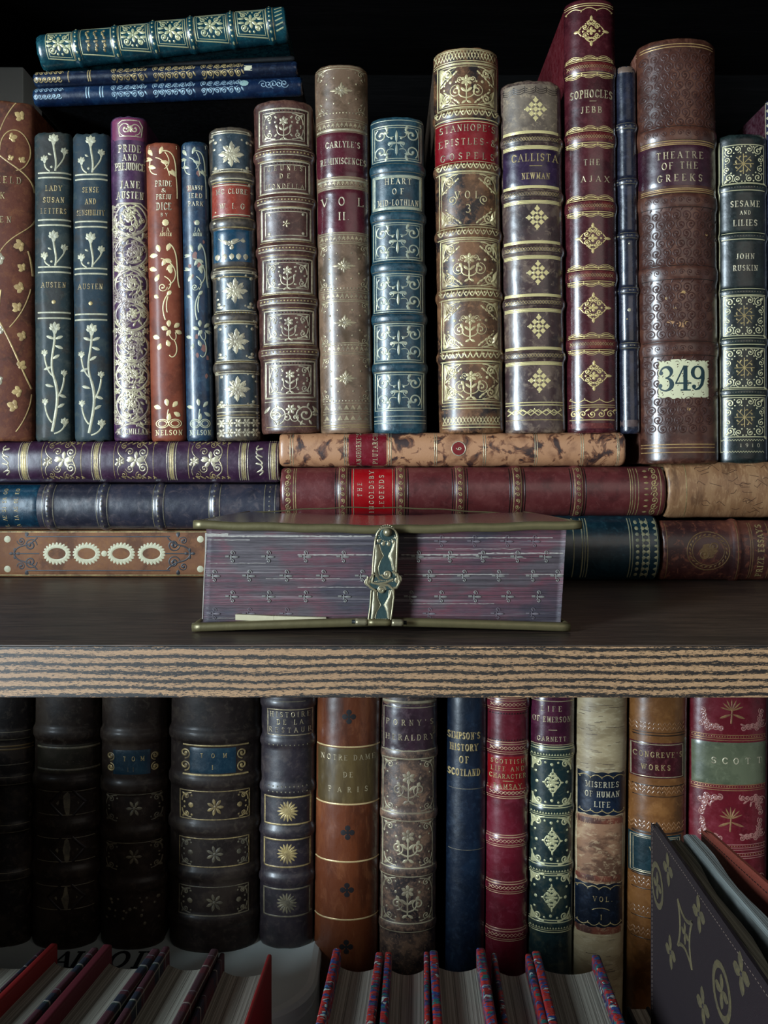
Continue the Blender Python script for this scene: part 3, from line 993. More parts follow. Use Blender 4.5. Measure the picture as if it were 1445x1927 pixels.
make_book('puce brown leather book with gilt framed panels, resting on the mottled tan volume, left end', (476, 589), (494, 603), (187, 812), m, bulge=.0088, zb=.0842,
          bands=(287, 376, 467, 566, 662), tool=t8, group=UP, worn=.8)

# 9 --- tan calf, two maroon labels
m = leather('tan_grey_calf', '#6b5340', '#43321f', '#94745a', .7, 50, .35, .36, .2, .35)
m9 = leather('maroon_label', '#4c1520', '#2c0d14', '#6c3038', .4, 90, .2, .25, .12, .5)
def t9(c):
    c.lines(127, (-3, 2), 1.4, 4, GOLD)
    for b in (234, 343, 447, 556, 655):
        c.lines(b, (-10, -6, 8, 11), 1.4, 4, GOLD)
        c.tri(b - 1, 7, 8, 5, GOLD); c.dots(b + 4, 1, 5, 5, GOLD)
    c.lines(337, (2,), 3.4, 4, GOLDP); c.lines(244, (0,), 3, 4, GOLDP)
    for yy in (170, 500, 607, 712):
        X = c.xc(yy)
        for a, L in ((0, 22), (180, 22), (25, 14), (155, 14), (-25, 13), (205, 13), (90, 14), (-90, 16), (60, 10), (120, 10), (-60, 11), (-120, 11)):
            c.petal(X, yy, a, L, 5, GOLD)
        c.dot(X, yy, 4, GOLDP)
        for q in (-1, 1):
            for r_ in (-1, 1):
                c.dot(X + q * 28, yy + r_ * 14, 2, GOLD); c.dot(X + q * 14, yy + r_ * 24, 1.8, GOLD)
                c.dot(X + q * 38, yy + r_ * 24, 2, GOLD)
                c.corner(X + q * 44, yy + r_ * 40, -q, -r_, 14, 1.4, GOLD)
        c.dots(yy + 42, 1.6, 6, 5, GOLD)
    for yy in (766, 786):
        c.tri(yy, 9, 11, 5, GOLD); c.lines(yy, (-7, 8), 1.3, 4, GOLD)
    c.lines(800, (0, 4), 1.2, 4, GOLDD)
    l1 = lambda d: (d.text("CARLYLE'S", 645, 272, 11, 64, GOLDP), d.text('REMINISCENCES', 646, 303, 11, 84, GOLDP))
    patch(c, 'title_label', 596, 691, 249, 331, m9, l1)
    def l2(d):
        for ch, x in (('V', 611), ('O', 643), ('L', 678), ('.', 689)):
            d.text(ch, x, 379, 15, {'V': 12, 'O': 12, 'L': 11, '.': 3}[ch], GOLDP)
        d.text('II.', 647, 407, 14, 20, GOLDP)
    patch(c, 'title_label', 598, 693, 356, 436, m9, l2)
make_book("tall tan calf book with two maroon labels reading CARLYLE'S REMINISCENCES VOL. II.", (590, 693), (605, 700), (120, 812), m, bulge=.0085, zb=.0842, tool=t9, group=UP, worn=.6)

# 10 --- Heart of Mid-Lothian, blue green
m = leather('petrol_morocco', '#163440', '#0a1a22', '#3c5f68', .5, 90, .3, .34, .3, .35)
def t10(c):
    g = goldm('silver_gilding', '#aaa98e', '#4c5c60', .6, .45, .38)
    for i, (y0, y1) in enumerate(((236, 302), (330, 393), (419, 488), (515, 586), (609, 681), (701, 772))):
        yc = (y0 + y1) / 2
        X = c.xc(yc) - 1
        x0, x1 = X - 45, X + 46
        c.frame(x0, x1, y0, y1, 1.8, g)
        c.frame(x0 + 4, x1 - 4, y0 + 4, y1 - 4, 1.3, g)
        if i == 1:
            c.frame(x0 + 2, x1 - 2, y0 + 2, y1 - 2, 3.5, g)
            for s_, yy, wd in (('HEART', 341, 50), ('OF', 360, 22), ('MID-LOTHIAN', 381, 76)):
                c.text(s_, X + 2, yy, 10.5, wd, GOLDP, 1.05)
            continue
        c.petal(X, yc, -90, 24, 5, g); c.petal(X, yc, 90, 24, 5, g)
        for q in (-1, 1):
            c.petal(X, yc, 90 - 90 * q, 15, 6, g)
            c.spiral(X + q * 13, yc + 2, 6, 1, 90, q, 1.8, g)
            c.dot(X + q * 9, yc - 9, 2.4, g)
            for r_ in (-1, 1):
                c.spiral(X + q * 29, yc + r_ * 16, 12.5, 1.15, 90 - 90 * q + r_ * q * 60, -q * r_, 3, g)
                c.petal(X + q * 17, yc + r_ * 25, (60 if r_ > 0 else -60) if q > 0 else (120 if r_ > 0 else -120), 9, 6, g)
                c.petal(X + q * 15, yc + r_ * 20, 90 - 90 * q, 10, 6, g)
                c.petal(X + q * 18, yc + r_ * 21, r_ * 90, 9, 5, g)
                c.curve([(X + q * 5, yc + r_ * 12), (X + q * 18, yc + r_ * 8), (X + q * 19, yc + r_ * 18)], 1.5, g, 6)
    for yy in (226, 783, 791, 796):
        c.lines(yy, (0,), 1.5, 2, g)
    for b in (316, 406, 502, 598, 691):
        c.lines(b, (-8, 8), 1, 3, GOLDF)
make_book('petrol blue book with silvery scroll panels titled HEART OF MID-LOTHIAN', (696, 797), (703, 803), (219, 811), m, bulge=.0072, zb=.0842,
          bands=(316, 406, 502, 598, 691), tool=t10, group=UP)

# 11 --- Stanhope's Epistles & Gospels, worn gilt calf
m = leather('marbled_worn_calf', '#553824', '#1c1416', '#8e6240', 1, 65, .6, .42)
m11r = leather('scarlet_label', '#7a0f18', '#4a0b12', '#94323a', .3, 80, .2, .3, .2, .4)
def t11(c):
    g = goldm('rubbed_gilding', '#cdbf8e', '#6a4f34', .75, .4, .38, 150)
    for y0, y1, k in ((120, 201, 'fl'), (322, 427, 'vol'), (450, 542, 'fl'), (562, 658, 'fl'), (680, 756, 'fl')):
        yc = (y0 + y1) / 2
        X = c.xc(yc) + 1
        x0, x1 = X - 54, X + 56
        c.frame(x0, x1, y0, y1, 1.8, g)
        c.frame(x0 + 4, x1 - 4, y0 + 4, y1 - 4, 1, g)
        for sx, x in ((1, x0 + 5), (-1, x1 - 5)):
            for sy, yy in ((1, y0 + 5), (-1, y1 - 5)):
                c.corner(x, yy, sx, sy, 24, 2.2, g)
                c.spiral(x + sx * 13, yy + sy * 13, 9, 1.4, 0, sx * sy, 2, g)
                c.fan([(x, yy), (x + sx * 30, yy), (x + sx * 22, yy + sy * 7), (x + sx * 9, yy + sy * 9), (x + sx * 7, yy + sy * 22), (x, yy + sy * 30)], g, .0001)
                for q in range(5):
                    c.petal(x + sx * (6 + q * 6), yy + sy * (28 - q * 5), 45 * sx * sy + 90, 9, 4, g)
        if k == 'vol':
            c.text('VOL', X - 2, 366, 13, 46, g); c.text('3', X, 392, 15, 10, g)
            for q in (-1, 1):
                c.spiral(X + q * 30, yc, 9, 1.3, 90, q, 2, g)
        else:
            c.urn(X, yc + 4, 24, g, 2.2)
            for q in (-1, 1):
                c.spiral(X + q * 20, yc + 10, 12, 1.5, -90, q, 2, g)
                c.spiral(X + q * 12, yc - 12, 6, 1.2, 90, -q, 1.6, g)
                c.dot(X + q * 30, yc - 8, 3, g)
    c.cross(103, 16, 12, 1.6, 5, g); c.lines(91, (0, 3), 1.4, 4, g); c.lines(114, (0, 4), 1.6, 4, g)
    for b in (213, 313, 437, 553, 669):
        c.lines(b, (-9, 10), 1.8, 4, g)
        c.scal(b + 4, 8, 11, 2.2, 6, g); c.dots(b - 3, 2.2, 11, 10, g)
    c.lines(762, (0, 6), 1.6, 4, g); c.cross(790, 13, 12, 1.5, 5, g); c.lines(804, (-6, 0), 1.8, 4, g)
    def lab(d):
        for s_, yy, wd in (("STANHOPE'S", 240, 104), ('EPISTLES-&', 266, 106), ('GOSPELS', 293, 100)):
            d.text(s_, 879, yy, 12, wd, GOLD, .9)
        d.st([(820, 229), (935, 229)], 1.5, g); d.st([(820, 304), (935, 304)], 1.5, g)
    patch(c, 'title_label', 819, 937, 226, 307, m11r, lab)
make_book("thick worn gilt calf book with scarlet label reading STANHOPE'S EPISTLES & GOSPELS", (812, 939), (829, 945), (88, 812), m, bulge=.010, zb=.0842, D=.118,
          bands=(213, 313, 437, 553, 669), tool=t11, group=UP, worn=1.0, board=leather('olive_brown_board', '#4a3a2c'))

# 12 --- Callista
m = leather('plum_grey_calf', '#402d2c', '#2a2022', '#8a7460', .7, 45, .5, .33, .2, .5)
m12 = leather('violet_label', '#2b1a34', '#180f20', '#4a3450', .5, 70, .35, .3, .2, .4)
pal12 = leather('scuffed_leather', '#6e5e4e', '#4a3c34', '#a08a6c', .6, 60, .6, .5)
def t12(c):
    g = goldm('callista_gilding', '#d2c28a', '#86744c', .4, .5, .34)
    c.rect(944, 1048, 158, 250, pal12, .00004)
    for yy in (205, 409, 513, 614, 716):
        c.diaper(c.xc(yy) + 10, yy, 20, 22, g)
    for b in (262, 365, 469, 569, 669):
        c.lines(b, (-16, -12, 12, 17), 1.6, 5, g)
        c.lines(b, (-14, 14.5), 2.6, 5, g)
        c.lines(b, (-5, 5), 1, 5, BLIND)
        c.cross(b, 7, 10, 1.1, 8, GOLDD)
    c.lines(757, (0, 5), 1.8, 5, g)
    c.cross(776, 11, 26, 2, 8, g); c.scal(776, 5, 26, 1.6, 8, g)
    c.lines(790, (0,), 1.2, 5, GOLDD)
    for yy in range(168, 180, 4):
        c.scal(yy, 3, 19, 1, 5, BLIND)
    lab = lambda d: (d.text('CALLISTA', 1006, 296, 13.5, 86, GOLDD), d.text('NEWMAN', 1008, 331, 11, 52, GOLDD), d.st([(996, 312), (1020, 312)], 1.3, GOLDD))
    patch(c, 'title_label', 947, 1053, 281, 349, m12, lab)
make_book('scuffed plum grey calf book with gilt diamonds titled CALLISTA NEWMAN', (941, 1053), (948, 1065), (151, 811), m, bulge=.0085, zb=.0842,
          bands=(262, 365, 469, 569, 669), tool=t12, group=UP, worn=1.0)

# 13 --- Sophocles: The Ajax
m = leather('oxblood_calf', '#3d1118', '#220a10', '#6a3034', .45, 60, .25, .27, .12, .6)
m13r = leather('red_rubbed_band', '#561414', '#380c10', '#8a4a3c', .6, 150, .6, .4)
def t13(c):
    g = goldm('sophocles_gilding', '#cbb478', '#7a6440', .4, .5, .36)
    for yy in (58, 448, 579, 707):
        c.lozenge(c.xc(yy) + 4, yy, 31, 27, g, 2.0)
    for b in (125, 257, 387, 518, 647):
        X = c.xc(b)
        c.rect(X - 44, X + 45, b - 8, b + 8, m13r, .00005)
        c.cross(b, 6, 9, 1.1, 8, GOLDD)
        for q in (-1, 1):
            c.lines(b, (q * 11, q * 14.5), 1.3, 4, g)
            c.scal(b + q * 18, 4, 27, 1.7, 5, g, q)
            c.scal(b + q * 21, 4, 27, .9, 5, g, q)
    c.lines(0, (6, 10), 1.5, 4, g); c.scal(14, 4, 27, 1.6, 5, g, -1)
    for s_, yy, h, wd in (('SOPHOCLES', 176, 14, 79), ('JEBB', 206, 11, 39), ('THE', 305, 11, 31)):
        c.text(s_, c.xc(yy) + 3, yy, h, wd, GOLD, 1.1)
    for ch, x in zip('AJAX', (1098, 1112, 1126, 1142)):
        c.text(ch, x, 336, 10.5, 9 if ch != 'J' else 5, GOLD, 1.1)
    c.st([(1109, 190), (1122, 190)], 1.5, GOLD)
    c.scal(757, 5, 28, 1.6, 5, g); c.lines(757, (5, 9), 1.2, 4, g)
    for i in range(5):
        X = c.xc(778) - 34 + i * 17
        c.spiral(X, 779, 7.5, 1.2, 90 * i, 1 if i % 2 else -1, 1.9, g)
        c.petal(X + 4, 774, -30, 10, 4, g)
    c.lines(790, (0,), 1.4, 5, g)
    c.rect(c.xc(800) - 42, c.xc(800) + 40, 796, 806, m13r, .00006)
make_book('tallest book, glossy oxblood spine with gilt diamonds reading SOPHOCLES JEBB THE AJAX', (1059, 1157), (1068, 1161), (-4, 811), m, bulge=.0075, zb=.0842, D=.124,
          bands=(125, 257, 387, 518, 647), band_h=.0007, band_w=.0034, tool=t13, group=UP, worn=.4, board=leather('crimson_board', '#5a0f18', None, None, .3, 60, .2, .4))

# 14 --- thin dark volume
m = leather('midnight_calf', '#171a28', '#0c0d16', '#3a3e50', .5, 60, .35, .28, .2, .5)
def t14(c):
    g14 = leather('rubbed_brown', '#4a3a38')
    for b in (237, 341, 443, 546, 650):
        c.lines(b, (-5, 5), 1.2, 2, GOLDF)
        c.dots(b, 1.4, 6, 4, GOLDF)
    c.rect(c.xl(124) + 1, c.xr(124) - 1, 123, 136, leather('worn_headcap', '#6a564a'), .0001)
    c.dot(1184, 583, 3.4, GOLDP); c.dot(1184, 458, 1.8, GOLDP); c.dot(1180, 600, 1.5, GOLDD)
    c.rect(c.xl(798) + 1, c.xr(798) - 1, 790, 803, g14, .0001)
make_book('narrow midnight blue book between the oxblood spine and the thick brown one', (1159, 1193), (1164, 1206), (123, 808), m, bulge=.004, zb=.0842,
          bands=(237, 341, 443, 546, 650), band_h=.0009, band_w=.002, tool=t14, group=UP)

# 15 --- Theatre of the Greeks, blind stamped
m = leather('embossed_brown_calf', '#43231a', '#28140f', '#744a36', .5, 50, .3, .34, .25, .45)
m15 = leather('wine_label', '#32121f', '#1d0a14', '#54303c', .4, 70, .2, .28, .15, .5)
m15e = leather('embossing', '#3c2019', None, None, .4, 90, .2, .48, .1, .1)
m15p = plain('paper_label', '#b9b491', .75, 0, 500, .1)
m15i = plain('printed_numeral', '#0c2a30', .6)
def t15(c):
    g = goldm('theatre_gilding', '#b08f5c', '#5f4028', .6, .45, .4)
    c.lines(82, (0, 5), 1.5, 4, g)
    c.lines(266, (-2, 2, 5), 1.5, 2, g); c.lines(354, (0, 3, 7), 1.5, 2, g)
    for b in (250, 376, 512, 655):
        c.lines(b, (-13, 13), 1.2, 2, BLIND)
        for i in range(8):
            c.spiral(c.xc(b) - 52 + i * 15, b, 6, 1.2, 90 * i, 1 if i % 2 else -1, 1.5, m15e)
    for y0, y1 in ((96, 236), (394, 496), (530, 638), (674, 826)):
        r = 10
        yy, k = y0 + r, 0
        while yy < y1 - r * .4:
            for i in range(8):
                X = c.xc(yy) - 58 + i * 19 + (9 if k % 2 else 0)
                if X > c.xr(yy) - 8:
                    continue
                c.spiral(X, yy, r, 1.5, 90 + 180 * (i % 2), 1 if (i + k) % 2 else -1, 2.6, m15e)
                c.petal(X + 8, yy - 8, -60, 9, 3.6, m15e)
            yy += 17.5
            k += 1
    for yy in (836, 842, 851):
        c.lines(yy, (0,), 1.8, 3, g)
    for x, y_, r in ((1285, 550, 5), (1262, 605, 7), (1280, 612, 8), (1290, 606, 5), (1330, 440, 4), (1270, 580, 4), (1296, 770, 4), (1254, 560, 4)):
        n = 9
        c.fan([(x + r * R.uniform(.4, 1.2) * math.cos(i * 6.28 / n), y_ + r * R.uniform(.3, 1) * math.sin(i * 6.28 / n)) for i in range(n)], plain('bare_leather_chip', '#9a7048', .7) if r > 6 else g, .00005)
    def lab(d):
        for s_, yy, wd in (('THEATRE', 291, 88), ('OF THE', 311, 68), ('GREEKS', 334, 84)):
            d.text(s_, 1279, yy, 12.5, wd, GOLD)
    patch(c, 'title_label', 1203, 1343, 272, 348, m15, lab)
    def num(d):
        W = 7.2
        d.h += .00002
        def dig(pts, ws):
            d.st(pts, ws, m15i, lift=.1)
        # 3
        p = arc(1253, 700, 10.5, 10, 160, 0, 7) + arc(1253, 701, 10.5, 8.5, 0, -90, 5)
        p = [(a, 1400 - b) for a, b in p]
        dig([(1242.5, 699)] + [(1253 + 10 * math.cos(math.radians(a)), 700 + 10 * math.sin(math.radians(a))) for a in range(-160, 61, 20)] + [(1252, 711)], [3, 3, 3, 3.4, 4, 5, 6.6, 7.4, 7, 6, 4.5, 3.5, 3, 2.4])
        dig([(1252, 711)] + [(1252 + 12 * math.cos(math.radians(a)), 722.5 + 12 * math.sin(math.radians(a))) for a in range(-75, 166, 20)], [2.4, 3, 4.4, 6, 7.6, 8, 7.4, 6, 4.4, 3.4, 3, 3, 3, 3])
        d.dot(1244, 701, 4, m15i, lift=.00003); d.dot(1242.5, 725, 4.2, m15i, lift=.00003)
        # 4
        dig([(1287, 688), (1271, 721)], 2.6); dig([(1270, 721), (1300, 721)], 3); dig([(1289, 688), (1289, 733)], 7.6); dig([(1280, 734), (1299, 734)], 2.6)
        # 9
        dig([(1312 + 9.5 * math.cos(math.radians(a)), 701 + 11.5 * math.sin(math.radians(a))) for a in range(0, 360, 24)], [7.5, 5.5, 4, 3, 2.6, 3, 5, 7, 7.5, 6.5, 4, 2.6, 3, 4.5, 6.5], ) if False else None
        pts = [(1312 + 9.5 * math.cos(math.radians(a)), 701 + 11.5 * math.sin(math.radians(a))) for a in range(0, 360, 20)]
        d.st(pts, [3 + 4.2 * abs(math.cos(math.radians(a))) ** 1.5 for a in range(0, 360, 20)], m15i, closed=True, lift=.1)
        dig([(1321.5, 700), (1321.5, 712), (1319.5, 723), (1314, 731), (1308, 733), (1303, 730)], [7, 7, 6.4, 5, 3, 3])
        d.dot(1305, 727.5, 4, m15i, lift=.00003)
    saw = lambda x: 1.2 * (1 if int(x / 2.2) % 2 else -1)
    patch(c, 'number_label', 1238, 1333, 677, 749, m15p, num, .0003, saw)
b15 = make_book('thick embossed brown book with a cream 349 sticker titled THEATRE OF THE GREEKS', (1194, 1345), (1207, 1348), (70, 868), m, bulge=.0115, zb=.0668, D=.122,
          bands=(250, 376, 512, 655), band_h=.0008, band_w=.0042, tool=t15, group=UP, worn=.7, board=leather('rubbed_tan_board', '#6e4232', None, None, .4, 60, .5))

# 16 --- Sesame and Lilies
m = leather('black_green_morocco', '#0c1616', '#060b0c', '#2c3834', .5, 110, .25, .34, .3, .3)
def t16(c):
    g = goldm('sesame_gilding', '#c3ba92', '#6c6a50', .4, .45, .36)
    for y0, y1 in ((272, 344), (557, 631), (655, 729), (748, 822)):
        yc = (y0 + y1) / 2
        X = c.xc(yc) + 4
        x0, x1 = X - 38, X + 38
        c.frame(x0, x1, y0, y1, 1.5, g)
        [c.st([(X, yc), (X + 19 * math.cos(k * .785), yc + 19 * math.sin(k * .785))], 1.5, GOLDD) for k in range(8)]
        [c.dot(X + 15 * math.cos(k * .785 + .39), yc + 15 * math.sin(k * .785 + .39), 1.6, GOLDD, 6) for k in range(8)]
        [c.petal(X + 12 * math.cos(k * .785), yc + 12 * math.sin(k * .785), k * 45 + 60, 7, 2.4, GOLDD) for k in range(8)]
        for sx, x in ((1, x0), (-1, x1)):
            for sy, yy in ((1, y0), (-1, y1)):
                c.spiral(x + sx * 11, yy + sy * 11, 8.5, 1.4, 90 * sx, sx * sy, 1.9, g)
                c.spiral(x + sx * 27, yy + sy * 8, 6.5, 1.2, 90 * sx, -sx * sy, 1.7, g)
                c.spiral(x + sx * 7, yy + sy * 27, 6, 1.2, 90 * sx, -sx * sy, 1.7, g)
                c.petal(x + sx * 2, yy + sy * 2, 45 if sx * sy > 0 else 135 if sx < 0 else -45, 9, 5, g)
                for q in ((19, 4), (35, 3), (3, 19), (15, 20), (20, 15), (33, 15), (5, 34)):
                    c.dot(x + sx * q[0], yy + sy * q[1], 1.6, g, 6)
    for b in (352, 444, 549, 642, 738):
        c.lines(b, (-6, 6), 1.3, 4, g, c.xc(b) - 36, c.xc(b) + 42)
        c.dots(b, 1, 5, 8, GOLDF)
    for s_, yy, h, wd in (('SESAME', 383, 11, 55), ('AND', 400, 7, 20), ('LILIES', 419, 11, 45), ('JOHN', 482, 9.5, 34), ('RUSKIN', 504, 10, 46)):
        c.text(s_, c.xc(yy) + 7, yy, h, wd, GOLDP)
    for ch, x in zip('1910', (1394, 1405, 1416, 1427)):
        c.text(ch, x, 838, 6.5, 5, GOLDP)
    for yy in (828, 850):
        c.zig(yy, 3, 5, 1.2, 6, g)
    c.st([(c.xc(270) - 40, 262), (c.xc(850) - 40, 852)], 1.6, g)
make_book('black green book with gilt scroll panels titled SESAME AND LILIES JOHN RUSKIN, far right', (1348, 1441), (1352, 1443), (251, 867), m, bulge=.006, zb=.0668,
          bands=(352, 444, 549, 642, 738), band_h=.0008, band_w=.0022, tool=t16, group=UP, board=leather('olive_board', '#3a382c'))

# 17 --- sliver of a maroon book at the right edge
m = leather('indigo_gilt', '#1a1c34', '#0e0e1c', '#50506a')
def t17(c):
    for yy in range(190, 260, 14):
        c.petal(1450, yy, -60, 14, 8, GOLDP); c.petal(1458, yy, 200, 14, 8, GOLDP)
    c.frame(1442, 1500, 184, 262, 2.2, GOLDP)
    for yy in (300, 400, 520, 640, 760):
        c.lines(yy, (-5, 5), 1.4, 3, GOLDD)
make_book('maroon sided book with an indigo gilt spine, cut off by the right picture edge', (1439, 1530), (1447, 1536), (180, 868), m, bulge=.006, zb=.0668, D=.12, tool=t17, group=UP,
          board=leather('maroon_board', '#35101c'))

# ------------------------------------------------------------------ books lying flat under them
LY = 'books lying flat on the upper shelf'
# purple with gilt ornament, script letters
m = leather('aubergine_calf', '#331a30', '#1c0e1c', '#5c3c52', .4, 60, .2, .34, .15, .45)
def tp(c):
    # x = -photo y (centre -868), y = photo x
    X = -868
    g = GOLD
    for a, b in ((35, 54), (172, 190), (314, 331), (450, 467), (506, 522)):
        for k in range(a, b + 1, 4):
            c.st([(X - 37, k), (X + 37, k)], 1.6, GOLDP if k in (a, a + 16) else g)
        c.rect(X - 36, X + 36, a + 5, b - 5, GOLDD, .0001)
    for cx in (116, 252, 392):
        c.rosette(X - 2, cx - 26, 8, 6, .6, GOLDP); c.dot(X - 8, cx - 33, 3, GOLDP)
        c.rosette(X, cx + 4, 15, 5, .5, GOLDP, 0); c.petal(X, cx, 90, 22, 9, GOLDP); c.petal(X, cx, -90, 14, 8, GOLDP)
        for q in (-1, 1):
            c.spiral(X + q * 15, cx + 17, 9, 1.4, 90, q, 2.2, GOLDP)
            c.spiral(X + q * 16, cx - 8, 8, 1.3, -90, q, 1.8, g)
            c.spiral(X + q * 27, cx - 20, 6, 1.2, 0, -q, 1.4, GOLDD)
            c.spiral(X + q * 29, cx + 8, 7, 1.3, 0, q, 1.4, GOLDD)
            c.curve([(X, cx + 20), (X + q * 22, cx + 34), (X + q * 30, cx + 14)], 2, g)
            c.curve([(X + q * 2, cx - 18), (X + q * 14, cx - 36), (X + q * 28, cx - 30)], 1.5, g)
            for k in range(7):
                c.dot(X + q * 34, cx - 30 + k * 11, 1.6, GOLDD, 6)
                c.petal(X + q * 30, cx - 26 + k * 10, 90 - 30 * q, 8, 3, GOLDD)
        c.st([(X - 34, cx - 38), (X + 34, cx - 38)], 1, GOLDD); c.st([(X - 34, cx + 36), (X + 34, cx + 36)], 1, GOLDD)
    for x0 in (10, 488):       # flourish of script
        pts = []
        for i in range(60):
            t = i / 59
            pts.append((X - 28 + 56 * t + 4 * math.sin(t * 25), x0 + 6 * math.sin(t * 31) + (8 * math.sin(t * 3.1) if i < 10 else 0)))
        c.st(pts, 2.4, GOLDP)
make_book('purple book lying flat with gilt bands, top of the left horizontal pile', (-909, -831), (-909, -831), (-165, 525), m, depth=.463, bulge=.0075, zb=.0562, lying=True, D=.12, tool=tp, group=LY, flat=2.6)

m = leather('slate_blue_calf', '#2c2c38', '#191a24', '#5a4c4c', .6, 40, .4, .3, .15, .55)
mtl = leather('teal_label', '#08283a', '#041722', '#1c5468', .4, 60, .3, .28, .1, .5)
def tb(c):
    X = -951
    for b in (90, 192, 298, 404, 508):
        for o in (-11, 9):
            c.st([(X - 40, b + o), (X + 40, b + o)], 1.6, GOLDF)
        for k in range(9):
            c.dot(X - 36 + k * 9, b - 1, 2, GOLDF, 6)
    def lab(d):
        for k in range(14):
            for j in (8, 30):
                if k % 3 != 1:
                    d.text(random.Random(k + j).choice('ILSEAO'), X - 36 + k * 5.5, j, 7, 4.4, GOLDD)
    patch(c, 'title_label', X - 40, X + 40, -10, 68, mtl, lab)
make_book('dark slate blue ribbed book lying flat under the purple one', (-995, -909), (-995, -909), (-150, 527), m, depth=.468, bulge=.0085, zb=.0288, lying=True, D=.118, bands=(90, 192, 298, 404),
          band_h=.0009, band_w=.0022, tool=tb, group=LY, worn=.7)

m = leather('russet_spine', '#7c5034', '#4a2a1a', '#94683e', .6, 50, .3, .66, .25, 0)
m.node_tree.nodes['Principled BSDF'].inputs['Specular IOR Level'].default_value = .25
CREAM = plain('cream_lace', '#b9b394', .55, 0, 900, .15)
INK = plain('dark_scroll', '#1c1a20', .5)
def to(c):
    X = -1042
    c.rect(X - 43, X + 43, -60, 395, m, .0001)
    for o in (-41, 41):
        c.st([(X + o, -60), (X + o, 395)], 2.6, GOLDD)
        c.st([(X + o * .78, 50), (X + o * .78, 320)], 2.2, INK)
    for cx in (107, 163, 228, 285):
        for k in range(22):
            a = k * 2 * math.pi / 22
            c.petal(X + 12 * math.cos(a), cx + 17 * math.sin(a), math.degrees(a), 10, 5.6, CREAM)
        c.st([(X + 14 * math.cos(k * .3), cx + 20 * math.sin(k * .3)) for k in range(21)], 7, CREAM, closed=True)
    c.dot(X, 196, 6, CREAM)
    for cx, d in ((335, 1), (50, -1)):
        mt = INK if d > 0 else plain('faded_scroll', '#2c2528', .6)
        for q in (-1, 1):
            c.spiral(X + q * 16, cx - 8 * d, 12, 1.5, 90, q * d, 3.4, mt)
            c.spiral(X + q * 24, cx + 10 * d, 8, 1.3, -90, q * d, 2.8, mt)
            c.curve([(X, cx + 24 * d), (X + q * 22, cx + 16 * d), (X + q * 8, cx - 2 * d), (X + q * 30, cx - 20 * d)], 3.2, mt)
            c.petal(X + q * 30, cx, 90 - 90 * q, 12, 8, mt)
        c.rosette(X, cx + 22 * d, 10, 4, .6, mt)
        c.st([(X, cx - 24 * d), (X, cx + 20 * d)], 2.4, mt)
    for x_ in (X - 29, X + 27):
        for yy in (14, 377):
            c.dot(x_, yy, 6.5, CREAM, 12, .0006)
make_book('russet book lying flat with four cream lace ovals, bottom of the left pile', (-1086, -998), (-1086, -998), (-170, 470), m, depth=.472, bulge=.0015, zb=.0004, lying=True, D=.12, tool=to, group=LY, flat=6)

# Langhorne's Plutarch, mottled tan
def mottled(name, base, dark, mid, s1=120):
    t = NT(name)
    v = t.coord(off=(3, 1, 2))
    n = t.noise(v, s1, 6, .6, .8)
    n2 = t.noise(v, s1 * .5, 5, .6, .5)
    c = t.ramp(n, [(.40, hexc(dark)), (.47, hexc(mid)), (.505, hexc(base)), (.8, hexc(base))])
    c = t.mix(t.ramp(n2, [(.55, BW(0)), (.68, BW(.8))]), c, hexc(mid))
    t.set(Base_Color=c, Roughness=.42)
    t.b.inputs['Coat Weight'].default_value = .25
    t.b.inputs['Coat Roughness'].default_value = .3
    t.bump(t.noise(v, 900, 4, .6), .25, .0004)
    return t.m
m = mottled('tree_calf', '#9c7050', '#30201e', '#6e4630')
mpl = leather('crimson_label', '#6c101c', '#3e0a14', '#8a3440', .4, 70, .3, .3, .12, .5)
def tpl(c):
    X = -846
    for k in (546, 551, 648, 652, 731, 736, 818, 822, 910, 914, 1007, 1011, 1094, 1098, 1162, 1165):
        c.st([(X - 30, k), (X + 30, k)], 1.4, GOLD)
    lab = lambda d: (d.text("ANGHORNE'S", X, 675, 8.5, 59, GOLD), d.text('PLUTARCH', X + 1, 706, 8.5, 56, GOLD))
    patch(c, 'title_label', X - 31, X + 31, 656, 727, mpl, lab)
    red = plain('red_roundel', '#6a0c12', .4)
    def rn(d):
        d.fan([(X + 1 + 13 * math.cos(k * .2618), 863 + 13 * math.sin(k * .2618)) for k in range(24)], red, .0001)
        d.st([(X + 1 + 13 * math.cos(k * .2618), 863 + 13 * math.sin(k * .2618)) for k in range(24)], 1.8, GOLDP, closed=True)
        d.h += .00014
        d.text('6', X + 1, 863, 9, 6, GOLDP)
    cc = Cv(c.S, c.uv, c.s, [red], .0003)
    rn(cc)
    cc.build('number_label', c.root)
make_book("mottled tan calf book lying flat with crimson label PLUTARCH and red roundel 6", (-879, -815), (-877, -814), (525, 1178), m, depth=.459, bulge=.006, zb=.0655, lying=True, D=.112, tool=tpl, group=LY, worn=.5, flat=3)

